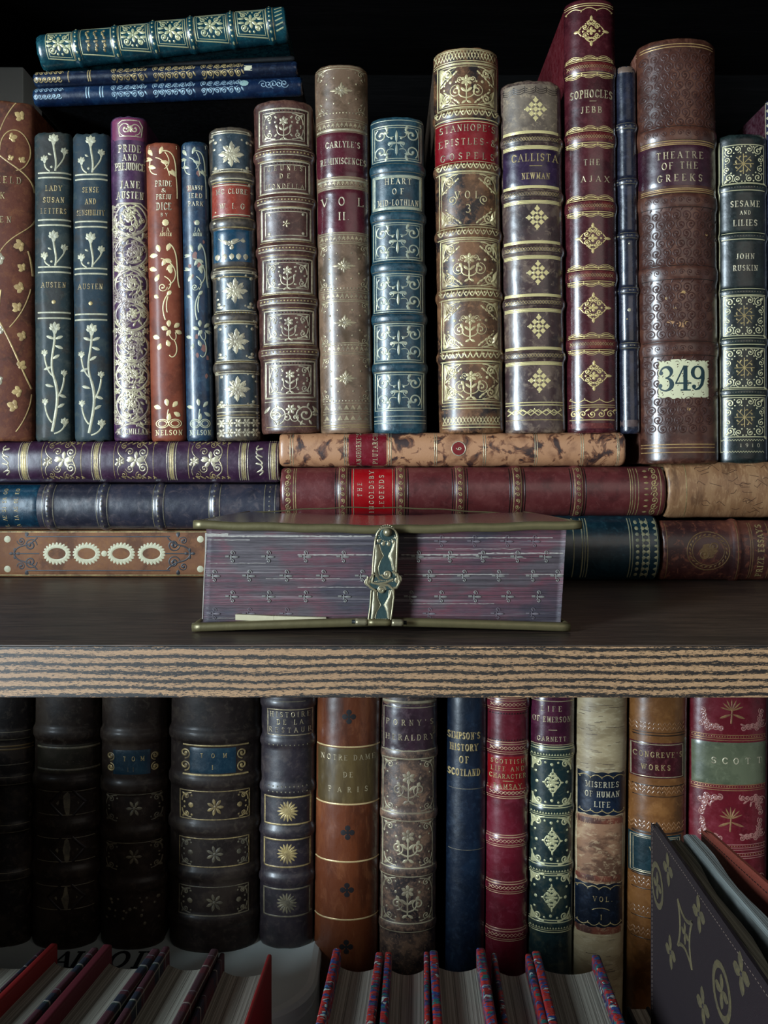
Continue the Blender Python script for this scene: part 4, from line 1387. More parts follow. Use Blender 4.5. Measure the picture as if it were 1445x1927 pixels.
m = leather('mulberry_calf', '#5c2626', '#361416', '#7c4440', .5, 50, .25, .36, .2, .35)
mil = leather('bright_red_label', '#9a0810', '#6c060c', '#b0343a', .2, 50, .1, .32, .12, .4)
def ti(c):
    X = -927
    for b in (645, 754, 866, 974, 1089):
        for o, w_ in ((-14, 2), (-10, 1.4), (10, 1.4), (14, 2)):
            c.st([(X - 44, b + o), (X + 44, b + o)], w_, BLIND)
        c.st([(X - 44, b - 7), (X + 44, b - 7)], 1.2, GOLDD); c.st([(X - 44, b + 7), (X + 44, b + 7)], 1.2, GOLDD)
        for k in range(8):
            c.spiral(X - 38 + k * 11, b, 4.6, 1.1, 90 * k, 1 if k % 2 else -1, 1.6, GOLDD)
    for k in range(8):
        c.spiral(X - 38 + k * 11, 1232, 7, 1.2, 90 * k, 1 if k % 2 else -1, 2, GOLDD)
        c.spiral(X - 38 + k * 11, 541, 6, 1.2, 90 * k, 1 if k % 2 else -1, 2, GOLDD)
        c.petal(X - 38 + k * 11, 1212, 90, 9, 4, GOLDD)
    for k in (1187, 1191, 1196, 1202, 1244, 552, 556):
        c.st([(X - 44, k), (X + 44, k)], 1.5, GOLDD)
    lab = lambda d: (d.text('THE', X - 2 + 6, 677, 7.5, 26, GOLDP), d.text('INGOLDSBY', X, 699, 8.5, 78, GOLDP), d.text('LEGENDS', X, 718, 8.5, 62, GOLDP),
                     d.st([(X - 43, 665), (X + 43, 665)], 1.3, GOLD), d.st([(X - 43, 739), (X + 43, 739)], 1.3, GOLD))
    patch(c, 'title_label', X - 43, X + 43, 661, 743, mil, lab)
make_book('mulberry leather book lying flat with bright red label THE INGOLDSBY LEGENDS', (-975, -881), (-972, -880), (527, 1254), m, depth=.4585, bulge=.0085, zb=.0369, lying=True, D=.116,
          bands=(645, 754, 866, 974, 1089), band_h=.0009, band_w=.0026, tool=ti, group=LY)

m = leather('deep_teal_calf', '#0c2c38', '#061820', '#2c545e', .5, 60, .35, .36, .2, .4)
def tt(c):
    X = -1033
    g = goldm('teal_book_gilding', '#a8a27c', '#4a5a58', .6, .45, .4)
    for k, w_ in ((1080, 2), (1096, 2.4), (1101, 1.4), (1106, 2.2), (1186, 2), (1191, 1.4), (1210, 1.4), (1222, 1.4), (1238, 2)):
        c.st([(X - 56, k), (X + 56, k)], w_, g)
    for k in range(10):
        c.dot(X - 50 + k * 11, 1200, 3.6, g); c.petal(X - 50 + k * 11, 1216, 90, 8, 7, g); c.petal(X - 50 + k * 11, 1216, -90, 8, 7, g)
        c.petal(X - 50 + k * 11, 1231, 90, 9, 6, g)
    for b in (640, 760, 880, 1000):
        c.lines(b, (-6, 6), 1.6, 3, g)
make_book('deep teal book lying flat with gilt end rules, behind the clasped album', (-1095, -974), (-1095, -973), (556, 1243), m, depth=.4575, bulge=.0105, zb=.0002, lying=True, D=.115, tool=tt, group=LY)

m = leather('buff_calf', '#8a6242', '#5e3e28', '#b08a62', .7, 35, .5, .48, .3, .15, 3)
def ttan(c):
    X = -924
    c.st([(X - 50, 1292), (X + 50, 1292)], 1.6, GOLDD)
    for k in range(34):
        x0, y0 = X + R.uniform(-44, 44), R.uniform(1300, 1440)
        c.st([(x0, y0), (x0 + R.uniform(-6, 6), y0 + R.uniform(2, 9)), (x0 + R.uniform(-8, 8), y0 + R.uniform(10, 24))], 1, plain('crack', '#4a2e1c') if k == 0 else bpy.data.materials['crack'], lift=.1)
make_book('buff tan cracked leather book lying flat under the THEATRE OF THE GREEKS volume', (-977, -874), (-977, -872), (1257, 1700), m, depth=.4585, bulge=.007, zb=.0363, lying=True, D=.12, tool=ttan, group=LY, worn=1.2)

m = leather('worn_maroon_calf', '#43211f', '#2a1416', '#8a4f38', .6, 45, .6, .42)
def tpr(c):
    X = -1037
    g = goldm('medallion_gilding', '#7a5f3c', '#4a3022', .7, .35, .45)
    c.st([(X + 36 * math.cos(k * .157), 1333 + 40 * math.sin(k * .157)) for k in range(40)], 2.2, g, closed=True)
    c.st([(X + 27 * math.cos(k * .157), 1333 + 30 * math.sin(k * .157)) for k in range(40)], 1.5, g, closed=True)
    for k in range(24):
        a = k * math.pi / 12
        c.petal(X + 29 * math.cos(a), 1333 + 33 * math.sin(a), math.degrees(a) + 70, 8, 3.4, g)
    c.fan([(X + 14 * math.cos(k * .52), 1333 + 18 * math.sin(k * .52) * (1 if k % 2 else .7)) for k in range(12)], g, .0001)
    c.spiral(X - 6, 1325, 12, 1.3, 0, 1, 3, g); c.spiral(X + 8, 1345, 10, 1.3, 180, 1, 3, g)
    for k in (1256, 1388, 1413, 1417):
        c.st([(X - 52, k), (X + 52, k)], 1.6, g)
    c.text('PRIZE ESSAYS', X, 1432, 11, 98, GOLDD, 1.1)
    c.st([(X - 52, 1448), (X + 52, 1448)], 1.6, g)
make_book('worn maroon book lying flat with round medallion and PRIZE ESSAYS lettering', (-1094, -982), (-1094, -980), (1247, 1690), m, depth=.458, bulge=.008, zb=.0002, lying=True, D=.12, tool=tpr, group=LY, worn=1.2,
          bands=(1388,), band_w=.0024)

# ------------------------------------------------------------------ the tilted pile on top of the standing books
TP = 'books piled on top of the standing row'
m = leather('navy_cloth_gilt', '#0a142a', '#060c18', '#243c58', .4, 60, .25, .3, .15, .55)
m2 = leather('blue_cloth_gilt', '#0a1c38', '#06101f', '#244a6c', .4, 60, .25, .28, .15, .6)
def tn(lower):
    def f(c):
        g = GOLDD if not lower else goldm('blue_silver_gilding', '#7f96a0', '#39506a', .5, .35, .4)
        for yy in range(66, 118, 9):
            X = c.xc(yy)
            c.spiral(X - 5, yy, 5, 1.2, yy, 1, 1.6, g); c.spiral(X + 7, yy + 3, 5, 1.2, yy, -1, 1.6, g)
        for k, yy in enumerate((162, 167, 188, 193) if lower else (128, 165, 169)):
            c.st([(c.xc(yy) - 10, yy), (c.xc(yy) + 10, yy)], 2.4, g)
        for yy in range(214, 450, 13):
            X = c.xc(yy)
            if 272 < yy < 284 or 366 < yy < 378:
                continue
            for q in (-1, 1):
                c.spiral(X + q * 7, yy, 6, 1.4, 40 * (yy % 7), q, 1.7, g)
                c.petal(X + q * 2, yy + 6, 90 - 60 * q, 8, 3.4, g)
        if not lower:
            c.rect(c.xc(466) - 5, c.xc(466) + 4, 459, 474, CREAM, .0002)
        else:
            c.fan([(c.xc(460) + 4 + 6 * math.cos(k * .7), 459 + 9 * math.sin(k * .7)) for k in range(9)], plain('green_tag', '#7f9a94', .6), .0002)
            for yy in range(495, 545, 10):
                c.spiral(c.xc(yy), yy, 8, 1.3, 50 * yy, 1 if yy % 20 else -1, 1.4, g)
    return f
mblk = leather('black_cloth', '#0a0b0d', '#050506', '#1c1c20', .4, 60, .2, .6, .2, 0)
# head on the left, rising to the right (x runs up)
make_book('bright navy blue cloth book, lowest in the tilted pile at upper left', (-203, -168), (-181, -146), (60, 568), m2, depth=.468, bulge=.0045, lying=True, D=.115, tool=tn(True), group=TP, board=mblk)
make_book('dark navy cloth book in the tilted pile, directly beneath the green gilt one', (-167, -139), (-145, -117), (61, 560), m, depth=.466, bulge=.0042, lying=True, D=.115, tool=tn(False), group=TP, board=mblk)
make_book('thin black book wedged under the green gilt book in the tilted pile', (-132, -122), (-115, -105), (180, 556), mblk, depth=.474, bulge=.001, lying=True, D=.11, group=TP)
m = leather('green_teal_morocco', '#0c3540', '#061c24', '#2c6a70', .4, 80, .25, .28, .2, .5)
def tg(c):
    g = goldm('green_book_gilding', '#bdb78c', '#4e6450', .5, .5, .36)
    for a, b in ((88, 132), (225, 276), (295, 346), (368, 423), (445, 498)):
        yc = (a + b) / 2
        X = c.xc(yc)
        c.frame(X - 25, X + 25, a - 2, b + 2, 1.5, g); c.frame(X - 22, X + 22, a + 2, b - 2, 1, g)
        c.rosette(X, yc, 12, 6, .5, g)
        for q in (-1, 1):
            for r_ in (-1, 1):
                c.spiral(X + q * 12, yc + r_ * 13, 7, 1.3, 90, q * r_, 2.3, g)
                c.petal(X + q * 15, yc + r_ * 15, 45 if q * r_ > 0 else -45, 9, 4, g)
                c.petal(X + q * 4, yc + r_ * 12, 90 * r_, 12, 5, g)
                c.dot(X + q * 18, yc + r_ * 4, 2, g)
    X = c.xc(180)
    c.frame(X - 25, X + 25, 151, 208, 1.5, g)
    for j, s_ in ((163, 'DOMBEY'), (180, 'AND'), (196, 'SON')):
        for k, ch in enumerate(s_):
            pass
    for j in (163, 178, 193):
        for k in range(6):
            c.dot(X - 18 + k * 7, j + (k % 2) * 3, 2.6, GOLDD, 6); c.petal(X - 18 + k * 7, j, 40 * k, 6, 3, GOLDD)
    for b in (142, 215, 287, 358, 434, 507):
        c.lines(b, (-6, 6), 1.2, 4, GOLDD); c.dots(b, 2, 8, 5, g)
    for k in range(6):
        X = c.xc(524)
        c.st([(X - 22 + k * 8, 517), (X - 16 + k * 8, 531)], 2.4, g)
make_book('teal green book with gilt squares, top of the tilted pile at upper left', (-134, -72), (-82, -13), (67, 538), m, depth=.4655, bulge=.0075, lying=True, D=.118, tool=tg, group=TP,
          bands=(142, 215, 287, 358, 434, 507), band_h=.0006, band_w=.0016)

# brown box and pale box at the back corner
bx = box('storage_box', px_x(-60, .585), px_x(11, .585), .312, .331, .0, px_z(137, .585), plain('kraft_card', '#6a5440', .8), None, .001)
bx['label'] = 'brown card box at the extreme left, behind the russet vine book'
bx['category'] = 'box'

bx = box('storage_box', px_x(12.5, .585), px_x(62, .585), .299, .331, .0, px_z(134, .575), plain('pale_card', '#e6ecec', .8, 0, 300, .05), None, .001)
bx['label'] = 'pale grey card box standing in the back left corner beside the russet vine book'
bx['category'] = 'box'

# ------------------------------------------------------------------ clasped album in front
BRASS = plain('aged_brass', '#6f6546', .38, .5, 260, .3, .2)
BRASSP = plain('pale_brass', '#8c8266', .34, .55, 500, .3, .2)
VERD = plain('verdigris_recess', '#2e4342', .42, .35, 500, .35, .3)
DARKM = plain('blackened_brass', '#141816', .5, .3)
alb = empty('photo_album', (0, .08, 0), (0, 0, 0), 'thick antique album with brass rimmed covers and ornate clasp, lying in front on the shelf', 'album')
AL = Vector((0, -.08, 0))
def aput(o, par=None):
    o.parent = par or alb
    if not par:
        o.location = AL
    return o
def sweep(path, w, h, mat, name, n=12, p=3.0, closed=False):
    """superelliptic bar swept along a path; w sideways, h vertical"""
    V, Fc = [], []
    N = len(path)
    for i, q in enumerate(path):
        a, b = Vector(path[max(0, i - 1)]), Vector(path[min(N - 1, i + 1)])
        t = (b - a).normalized()
        side = t.cross(Vector((0, 0, 1))).normalized()
        up = side.cross(t)
        for k in range(n):
            an = 2 * math.pi * k / n
            c_, s_ = math.cos(an), math.sin(an)
            x = math.copysign(abs(c_) ** (2 / p), c_) * w / 2
            y = math.copysign(abs(s_) ** (2 / p), s_) * h / 2
            V.append(Vector(q) + side * x + up * y)
    for i in range(N - 1):
        for k in range(n):
            a = i * n + k
            b = i * n + (k + 1) % n
            Fc.append((a, b, b + n, a + n))
    Fc.append(tuple(range(n))[::-1]); Fc.append(tuple(range((N - 1) * n, N * n)))
    return link_mesh(name, V, Fc, [mat])
YF, YBK = .0262, .138
def ztop(x):
    e = min(1, abs(x - .001) / .072)
    return .0380 + .0018 * e ** 1.3 + .00018 * math.sin(x * 260)
def zlow(x):
    e = min(1, abs(x - .0) / .071)
    return .0039 - .0021 * e ** 1.2
COVER = leather('plum_album_leather', '#1e1216', '#0e0a0d', '#3c3038', .5, 120, .5, .22, .5, .7)
for nm, zf, xl, xr, arch in (('front_cover', ztop, -.0703, .0729, 1), ('back_cover', zlow, -.0708, .0687, 0)):
    V, Fc = [], []
    nx_, ny_ = 40, 10
    for layer in (1, -1):
        for j in range(ny_ + 1):
            for i in range(nx_ + 1):
                x = xl + .0012 + (xr - xl - .0024) * i / nx_
                V.append((x, YF + (YBK - YF) * j / ny_, zf(x) + layer * .0011 + (.0005 if layer > 0 else 0) * math.sin(math.pi * j / ny_)))
    K = (nx_ + 1) * (ny_ + 1)
    for j in range(ny_):
        for i in range(nx_):
            a = j * (nx_ + 1) + i
            Fc.append((a, a + 1, a + nx_ + 2, a + nx_ + 1)); Fc.append((K + a + 1, K + a, K + a + nx_ + 1, K + a + nx_ + 2))
    o = link_mesh(nm, V, Fc, [COVER])
    aput(o)
    xs = [xl + (xr - xl) * i / 44 for i in range(45)]
    r = sweep([(x, YF - .0012, zf(x)) for x in xs], .0034, .0033, BRASS, 'brass_rim')
    r.parent = o
    for xe, s_ in ((xl + .0012, 1), (xr - .0012, -1)):
        r = sweep([(xe, YF - .001 + (YBK - YF) * k / 12, zf(xe)) for k in range(13)], .0024, .0033 if not arch else .0031, BRASS, 'brass_rim')
        r.parent = o
    if arch:
        r = sweep([(x, YBK, zf(x) + .0004 + .0046 * max(0, math.cos((x + .004) / .068 * math.pi / 2)) ** 1.1) for x in xs], .0012, .0007, BRASS, 'brass_rim')
    else:
        r = sweep([(x, YBK, zf(x)) for x in xs], .0026, .0032, BRASS, 'brass_rim')
    r.parent = o
sp = box('spine', -.064, .066, YBK - .004, YBK - .0015, .004, .0372, COVER, None, .001)
aput(sp)

# gilt-stamped page edges
def album_edge():
    t = NT('album_page_edges')
    z = t.noise(t.coord((22, 22, 1900)), 1.0, 4, .7)
    z2 = t.noise(t.coord((9, 9, 520), (1, 2, 3)), 1.0, 5, .65)
    blot = t.noise(t.coord((1, 1, 2.2), (4, 2, 1)), 26, 4, .6)
    base = t.ramp(blot, [(.38, hexc('#2c2530')), (.46, hexc('#442a34')), (.53, hexc('#542a34')), (.61, hexc('#443a3e'))])
    c = t.mix(t.ramp(z, [(.40, BW(.75)), (.55, BW(0))]), base, hexc('#1c1418'))
    c = t.mix(t.ramp(z2, [(.56, BW(0)), (.72, BW(.65))]), c, hexc('#8e8484'))
    t.set(Base_Color=c, Roughness=.5)
    t.bump(z, .6, .0006)
    return t.m
PE = album_edge()
FLEUR = plain('silvered_fleur', '#7d7a74', .5, .3, 900, .4)
WORNP = plain('worn_white_edge', '#a39c92', .8, 0, 1200, .4)
dA = .2972
yA = dA + YC
S_al = lambda u, v, h: (u, yA - h, v)
uvA = lambda x, y: (px_x(x, dA), px_z(y, dA))
c = Cv(S_al, uvA, dA / F, [PE], .00012)
V, Fc = c.v, c.f
nx_, nz_ = 60, 30
def page_pt(i, k):
    q, r_ = i / nx_, k / nz_
    xl = -.0674 + .0012 * r_; xr = .0658 + .0022 * r_
    x = xl + (xr - xl) * q
    zb_, zt_ = zlow(x) + .001, ztop(x) - .001
    return x, zb_ + (zt_ - zb_) * r_
for yy, off in ((yA, 0), (YBK - .006, 1)):
    for k in range(nz_ + 1):
        for i in range(nx_ + 1):
            x, z = page_pt(i, k)
            V.append((x, yy + (.00025 * noise.noise(Vector((x * 30, z * 700, 1))) if not off else 0), z))
K = (nx_ + 1) * (nz_ + 1)
for k in range(nz_):
    for i in range(nx_):
        a = k * (nx_ + 1) + i
        Fc.append((a, a + 1, a + nx_ + 2, a + nx_ + 1))
for k in range(nz_):
    for i in (0, nx_):
        a = k * (nx_ + 1) + i
        Fc.append((a, a + nx_ + 1, K + a + nx_ + 1, K + a))
c.mi += [0] * len(Fc)
c.h = .0003
for row, (yy, xs, st_) in enumerate(((1019, (829, 891, 953, 1004), 0), (1048, (436, 504, 574, 645, 786, 845, 907, 972, 1026), 1), (1084, (402, 468, 538, 607, 680, 745, 807, 872, 937, 1001, 1047), 1),
                                   (1123, (436, 505, 574, 648, 772, 829, 893, 955, 1012), 1), (1155, (402, 468, 538, 807, 935, 1001), 0))):
    for x in xs:
        w_ = 1.7 if st_ else 1.1
        g = FLEUR if st_ else plain('faint_fleur', '#5c5358', .6) if 'faint_fleur' not in bpy.data.materials else bpy.data.materials['faint_fleur']
        if st_:
            g = FLEUR
        c.petal(x - 1, yy, 0, 14, 4.4, g)
        c.st([(x - 12, yy - 1), (x - 5, yy - 1)], w_ * 2.2, g)
        c.st([(x - 4, yy), (x + 2, yy)], w_ * 1.0, g)
        c.st([(x - 1, yy - 4), (x - 1, yy + 4)], w_ * 1.0, g)
        for q in (-1, 1):
            c.spiral(x + 1, yy + q * 8, 4.6, .85, 90 * q + 120, q, w_ * .9, g, True)
c.h = .0001
rr = random.Random(4)
for y0, x0, x1, w_ in ((1009, 390, 700, 3.2), (1012, 760, 1040, 2), (1044, 560, 700, 2.6), (1044, 755, 900, 2.8), (1041, 900, 1060, 2), (1050, 755, 990, 1), (1081, 760, 1060, 1.6), (1089, 500, 640, 1.2), (1163, 400, 520, 1), (1006, 390, 430, 6), (1016, 388, 470, 1.6),
                   (1033, 820, 980, 1.2), (1060, 395, 500, 1), (1105, 560, 690, 1), (1136, 770, 930, 1)):
    pts, ws = [], []
    n = int((x1 - x0) / 4)
    for i in range(n + 1):
        pts.append((x0 + (x1 - x0) * i / n, y0 + .9 * noise.noise(Vector((i * .3, y0, 0)))))
        ws.append(max(.2, w_ * (.7 + .9 * noise.noise(Vector((i * .8, y0, 3))))))
    c.st(pts, ws, WORNP, lift=.3)
c.st([(388, 1003), (387, 1040), (384, 1090), (381, 1165)], [4, 2.4, 1.6, 1.4], WORNP, lift=.3)
aput(c.build('page_block', None))

# clasp
dC = .2905
yP = dC + YC
def plate(name, poly, y0, y1, mat, par):
    """flat plate cut from an outline in photo px, with a bevelled front edge"""
    P = [(px_x(x, dC), px_z(y, dC)) for x, y in poly]
    cx, cz = sum(p[0] for p in P) / len(P), sum(p[1] for p in P) / len(P)
    n = len(P)
    V = [(x, y1, z) for x, z in P] + [(x, y0 + .0003, z) for x, z in P] + [(cx + (x - cx) * .94, y0, cz + (z - cz) * .975) for x, z in P]
    Fc = [tuple(range(n))]
    for b in (0, n):
        for i in range(n):
            Fc.append((b + i, b + (i + 1) % n, b + n + (i + 1) % n, b + n + i))
    V.append((cx, y0, cz))
    for i in range(n):
        Fc.append((2 * n + i, 2 * n + (i + 1) % n, 3 * n))
    return link_mesh(name, V, Fc, [mat], parent=par, smooth=False)
hook = aput(empty('clasp', (0, 0, 0)))
upper = [(728 + 23 * math.cos(math.radians(a)), 1012 + 23 * math.sin(math.radians(a))) for a in range(-180, 1, 15)] + [(749, 1050), (746, 1082), (744, 1096), (701, 1096), (700, 1082), (702, 1050)]
lower = [(698, 1090), (744, 1090), (742, 1112), (739, 1140), (737, 1170), (691, 1170), (694, 1140), (697, 1112)]
side = [(722 + 31 * math.cos(math.radians(a)), 1096 + 13 * math.sin(math.radians(a))) for a in range(0, 360, 15)]
plate('clasp_plate', upper, yP - .0012, yP, VERD, hook)
plate('clasp_plate', lower, yP - .0008, yP + .0004, VERD, hook)
plate('clasp_scroll', side, yP - .0016, yP - .0002, VERD, hook)
cs = Cv(lambda u, v, h: (u, yP - .0012 - h, v), lambda x, y: (px_x(x, dC), px_z(y, dC)), dC / F, [BRASSP], 0)
q = lambda pts, w_, m=BRASSP, l=2.2: cs.st(pts, w_, m, lift=l)
rim = [(701, 1085), (703, 1050), (707, 1012)] + [(728 + 20 * math.cos(math.radians(a)), 1012 + 20 * math.sin(math.radians(a))) for a in range(-180, 1, 12)] + [(747, 1040), (745, 1082)]
q(rim, 4.6)
q([(705, 1084), (707, 1050), (711, 1018)], 1.6, DARKM, .6); q([(743, 1080), (745, 1045), (746, 1016)], 1.6, DARKM, .6)
# bronze side bands that pinch the recess into an hourglass
BR = plain('bronze_band', '#6d664f', .36, .5, 400, .3, .2)
q([(709, 1024), (711, 1036), (713, 1045), (710, 1054), (707, 1066), (707, 1080), (713, 1089), (724, 1092)], [8, 11, 17, 12, 8, 9, 9, 5], BR, 1.6)
q([(744, 1020), (742, 1034), (739, 1046), (741, 1058), (743, 1072), (742, 1080)], [6, 10, 15, 10, 7, 4], BR, 1.6)
q([(714, 1024), (717, 1036), (722, 1045), (717, 1053), (712, 1068), (714, 1080), (722, 1087)], 1.8, BRASSP, 1.2)
q([(741, 1020), (737, 1034), (731, 1046), (736, 1057), (739, 1072)], 1.8, BRASSP, 1.2)
cs.spiral(728, 1002, 15, .9, 60, 1, 3, VERD); 
for a in range(20, 330, 16):
    cs.dot(728 + 15.5 * math.cos(math.radians(a)), 1003 + 15.5 * math.sin(math.radians(a)), 1.3, BRASSP, 6)
for a in range(20, 170, 30):
    cs.petal(728 + 15 * math.cos(math.radians(a)), 1006 + 13 * math.sin(math.radians(a)), a, 9, 8, BRASSP)
# centre scrolls
cs.h = .0004
q([(697, 1088), (704, 1078), (700, 1095), (710, 1098), (725, 1096), (740, 1089)], 5)
cs.spiral(728, 1080, 9, 1.4, 180, -1, 4, BRASSP); cs.spiral(718, 1109, 8, 1.4, 0, -1, 4, BRASSP)
cs.spiral(748, 1090, 8, 1.2, -120, 1, 4.2, BRASSP); cs.spiral(693, 1094, 7, 1.2, 60, 1, 4.2, BRASSP)
q([(738, 1074), (748, 1080), (752, 1094), (746, 1105), (740, 1106)], 5)
q([(693, 1084), (690, 1096), (697, 1104), (708, 1112)], 5)
q([(705, 1097), (716, 1100), (730, 1100), (740, 1108), (741, 1125)], [3, 4, 5, 5, 4])
for k in range(12):
    cs.dot(706 + k * 3, 1092 - 1.5 * math.sin(k / 11 * 3.14) + 1.5, 1.1, BRASSP, 6); cs.dot(706 + k * 2.8, 1099 - 2 * math.sin(k / 11 * 3.14), 1.1, DARKM, 6)
cs.h = -.0003
q([(699, 1110), (697, 1140), (693, 1168)], 3.4); q([(742, 1110), (739, 1140), (735, 1168)], 3.4)
q([(705, 1112), (706, 1126), (708, 1138), (704, 1150), (701, 1164)], [7, 10, 16, 10, 7], BR, 1.6); q([(738, 1110), (735, 1124), (731, 1138), (732, 1150), (733, 1164)], [6, 9, 15, 10, 6], BR, 1.6)
q([(710, 1112), (711, 1126), (717, 1138), (709, 1150), (706, 1162)], 1.8, BRASSP, 1.2); q([(733, 1110), (731, 1124), (723, 1138), (728, 1150), (730, 1162)], 1.8, BRASSP, 1.2)
for k in range(6):
    cs.petal(707 + k * 4, 1163, 70 + k * 10, 7, 5, BRASSP)
relief = cs.build('clasp_relief', hook)
import bmesh
def ball(name, x, y, z, r, mat, par, sx=1, sy=1, sz=1):
    bm = bmesh.new()
    bmesh.ops.create_uvsphere(bm, u_segments=24, v_segments=14, radius=r)
    V = [(x + v.co.x * sx, y + v.co.y * sy, z + v.co.z * sz) for v in bm.verts]
    bm.verts.index_update()
    Fc = [[v.index for v in f.verts] for f in bm.faces]
    bm.free()
    return link_mesh(name, V, Fc, [mat], parent=par)
ball('knob', px_x(729, dC), yP - .002, px_z(1001, dC), .0016, BRASSP, hook)
for nm, x0, x1, r, mt in (('hinge_barrel', 669, 692, .0032, BRASSP), ('hinge_barrel', 693, 736, .0034, BRASS), ('hinge_barrel', 737, 759, .0032, BRASSP), ('hinge_pin', 662, 765, .0018, DARKM)):
    o = sweep([(px_x(x0 + (x1 - x0) * k / 4, dC), yP - .0004, px_z(1170.5 + (x0 + (x1 - x0) * k / 4 - 715) * .02, dC)) for k in range(5)], r * .9, r * .8, mt, nm, 16, 2)
    o.parent = hook

# slips of paper sticking out of the album's last leaves
SLIP = plain('cream_paper', '#b0a688', .8, 0, 500, .15)
for i, (x0, x1, y0, y1, t_) in enumerate(((443, 516, 1156, 1166, 'torn cream paper slip sticking out low at the left of the album'),
                                          (516, 614, 1159, 1166, 'long thin cream paper slip sticking out low in the album, nearer to the clasp'))):
    dS = .2955
    o = box('paper_slip', px_x(x0, dS), px_x(x1, dS), .0252, .05, px_z(y1 + 1, dS), px_z(y0, dS), SLIP, None, .0002)
    for v in o.data.vertices:
        if v.co.x > px_x(x1 - 6, dS):
            v.co.z -= .0006
    o['label'], o['category'], o['group'] = t_, 'paper slip', 'paper slips sticking out of the album'

# ------------------------------------------------------------------ lower shelf, back row
LO = 'books standing on the lower shelf'
LB = 'dark antique books on the white box'
ZW = -.2145
ZF = -.2748
def shelfless(xt, xb):
    k = (1235 - 1317) / (1770 - 1317)
    return (xt[0] + (xt[0] - xb[0]) * -k * 1.0, xt[1] + (xt[1] - xb[1]) * -k * 1.0)
def low(label, xt, xb, mat, tool=None, zb=ZF, **k):
    """xt at y=1317, xb at y=1770 in the photo; the head hides behind the shelf board"""
    f0 = -82 / 453
    top = (xt[0] + (xb[0] - xt[0]) * f0, xt[1] + (xb[1] - xt[1]) * f0)
    yb = 1772 if zb == ZW else 1975
    f1 = (yb - 1317) / 453
    bot = (xt[0] + (xb[0] - xt[0]) * f1, xt[1] + (xb[1] - xt[1]) * f1)
    k.setdefault('depth', .472)
    k.setdefault('group', LO)
    return make_book(label, top, bot, (1235, yb), mat, zb=zb, tool=tool, D=k.pop('D', .112), **k)

def old(nm, base, lt='#443a30'):
    return leather(nm, base, None, lt, .8, 45, .5, .5, .25, .08)
# L1
def f(c):
    c.lines(1408, (-3, 3), 3, 2, plain('ochre_line', '#5f4a26', .5)); c.lines(1440, (0,), 1.5, 2, GOLDF)
    for y_ in (1385, 1470, 1560, 1650):
        c.lines(y_, (-7, 7), 1.2, 2, GOLDF)
low('black brown ribbed book cut off by the left picture edge, lower shelf', (-45, 64), (-50, 58), old('black_brown_calf', '#17110f'), f, ZW, bulge=.008, bands=(1385, 1470, 1560, 1650), band_h=.0009, group=LB)
def f(c):
    m_ = old('olive_brown_panel', '#2c271c')
    patch(c, 'title_label', 70, 186, 1402, 1456, m_, lambda d: (d.text('.......', 127, 1430, 8, 70, GOLDF), [d.st([(72, y_), (184, y_)], 4, GOLDF) for y_ in (1408, 1449)]))
    for yy in (1512, 1600, 1690):
        X = c.xc(yy)
        c.st([(X - 55, yy - 22), (X + 50, yy - 22)], 1.5, GOLDF); c.st([(X - 55, yy + 22), (X + 50, yy + 22)], 1.5, GOLDF)
        c.fan([(X - 22, yy), (X, yy - 22), (X + 22, yy), (X, yy + 24)], GOLDF, .0001)
        c.st([(X - 34, yy), (X - 10, yy - 24)], 5, BLIND); c.st([(X - 34, yy), (X - 10, yy + 24)], 5, BLIND); c.st([(X + 34, yy), (X + 10, yy - 24)], 5, BLIND); c.st([(X + 34, yy), (X + 10, yy + 24)], 5, BLIND)
low('dark olive brown ribbed book with diamond panels, second from left on the lower shelf', (69, 191), (62, 184), old('umber_calf', '#251b15'), f, ZW, bulge=.010, bands=(1384, 1476, 1556, 1644), band_h=.0012, band_w=.0036, group=LB)
def f(c):
    m_ = leather('dim_teal_label', '#0d2a38', None, '#2c4a54', .4, 60, .3, .35)
    patch(c, 'title_label', 213, 283, 1412, 1458, m_, lambda d: (d.text('TOM', 252, 1428, 8, 40, GOLDD), d.text('II', 246, 1448, 7, 12, GOLDF)))
    for q_ in (-1, 1):
        c.spiral(250 + q_ * 42, 1425, 8, 1.3, 90, q_, 3, GOLDD); c.spiral(250 + q_ * 42, 1446, 8, 1.3, -90, -q_, 3, GOLDD)
    for yy in (1522, 1613):
        X = c.xc(yy)
        c.st([(X - 50, yy - 26), (X + 50, yy - 26)], 1.6, GOLDF)
        c.rosette(X, yy, 14, 6, .4, GOLDF)
        for q_ in (-1, 1):
            c.corner(X + q_ * 52, yy - 24, -q_, 1, 16, 2, GOLDF); c.corner(X + q_ * 52, yy + 24, -q_, -1, 16, 2, GOLDF)
    c.scatter(R, 196, 300, 1690, 1740, 22, 3, GOLDF)
low('dark brown ribbed book with small blank teal label, third from left on the lower shelf', (194, 313), (190, 312), old('seal_brown_calf', '#2a1f19'), f, ZW, bulge=.010, bands=(1388, 1483, 1570, 1668), band_h=.0012, band_w=.0036, group=LB)
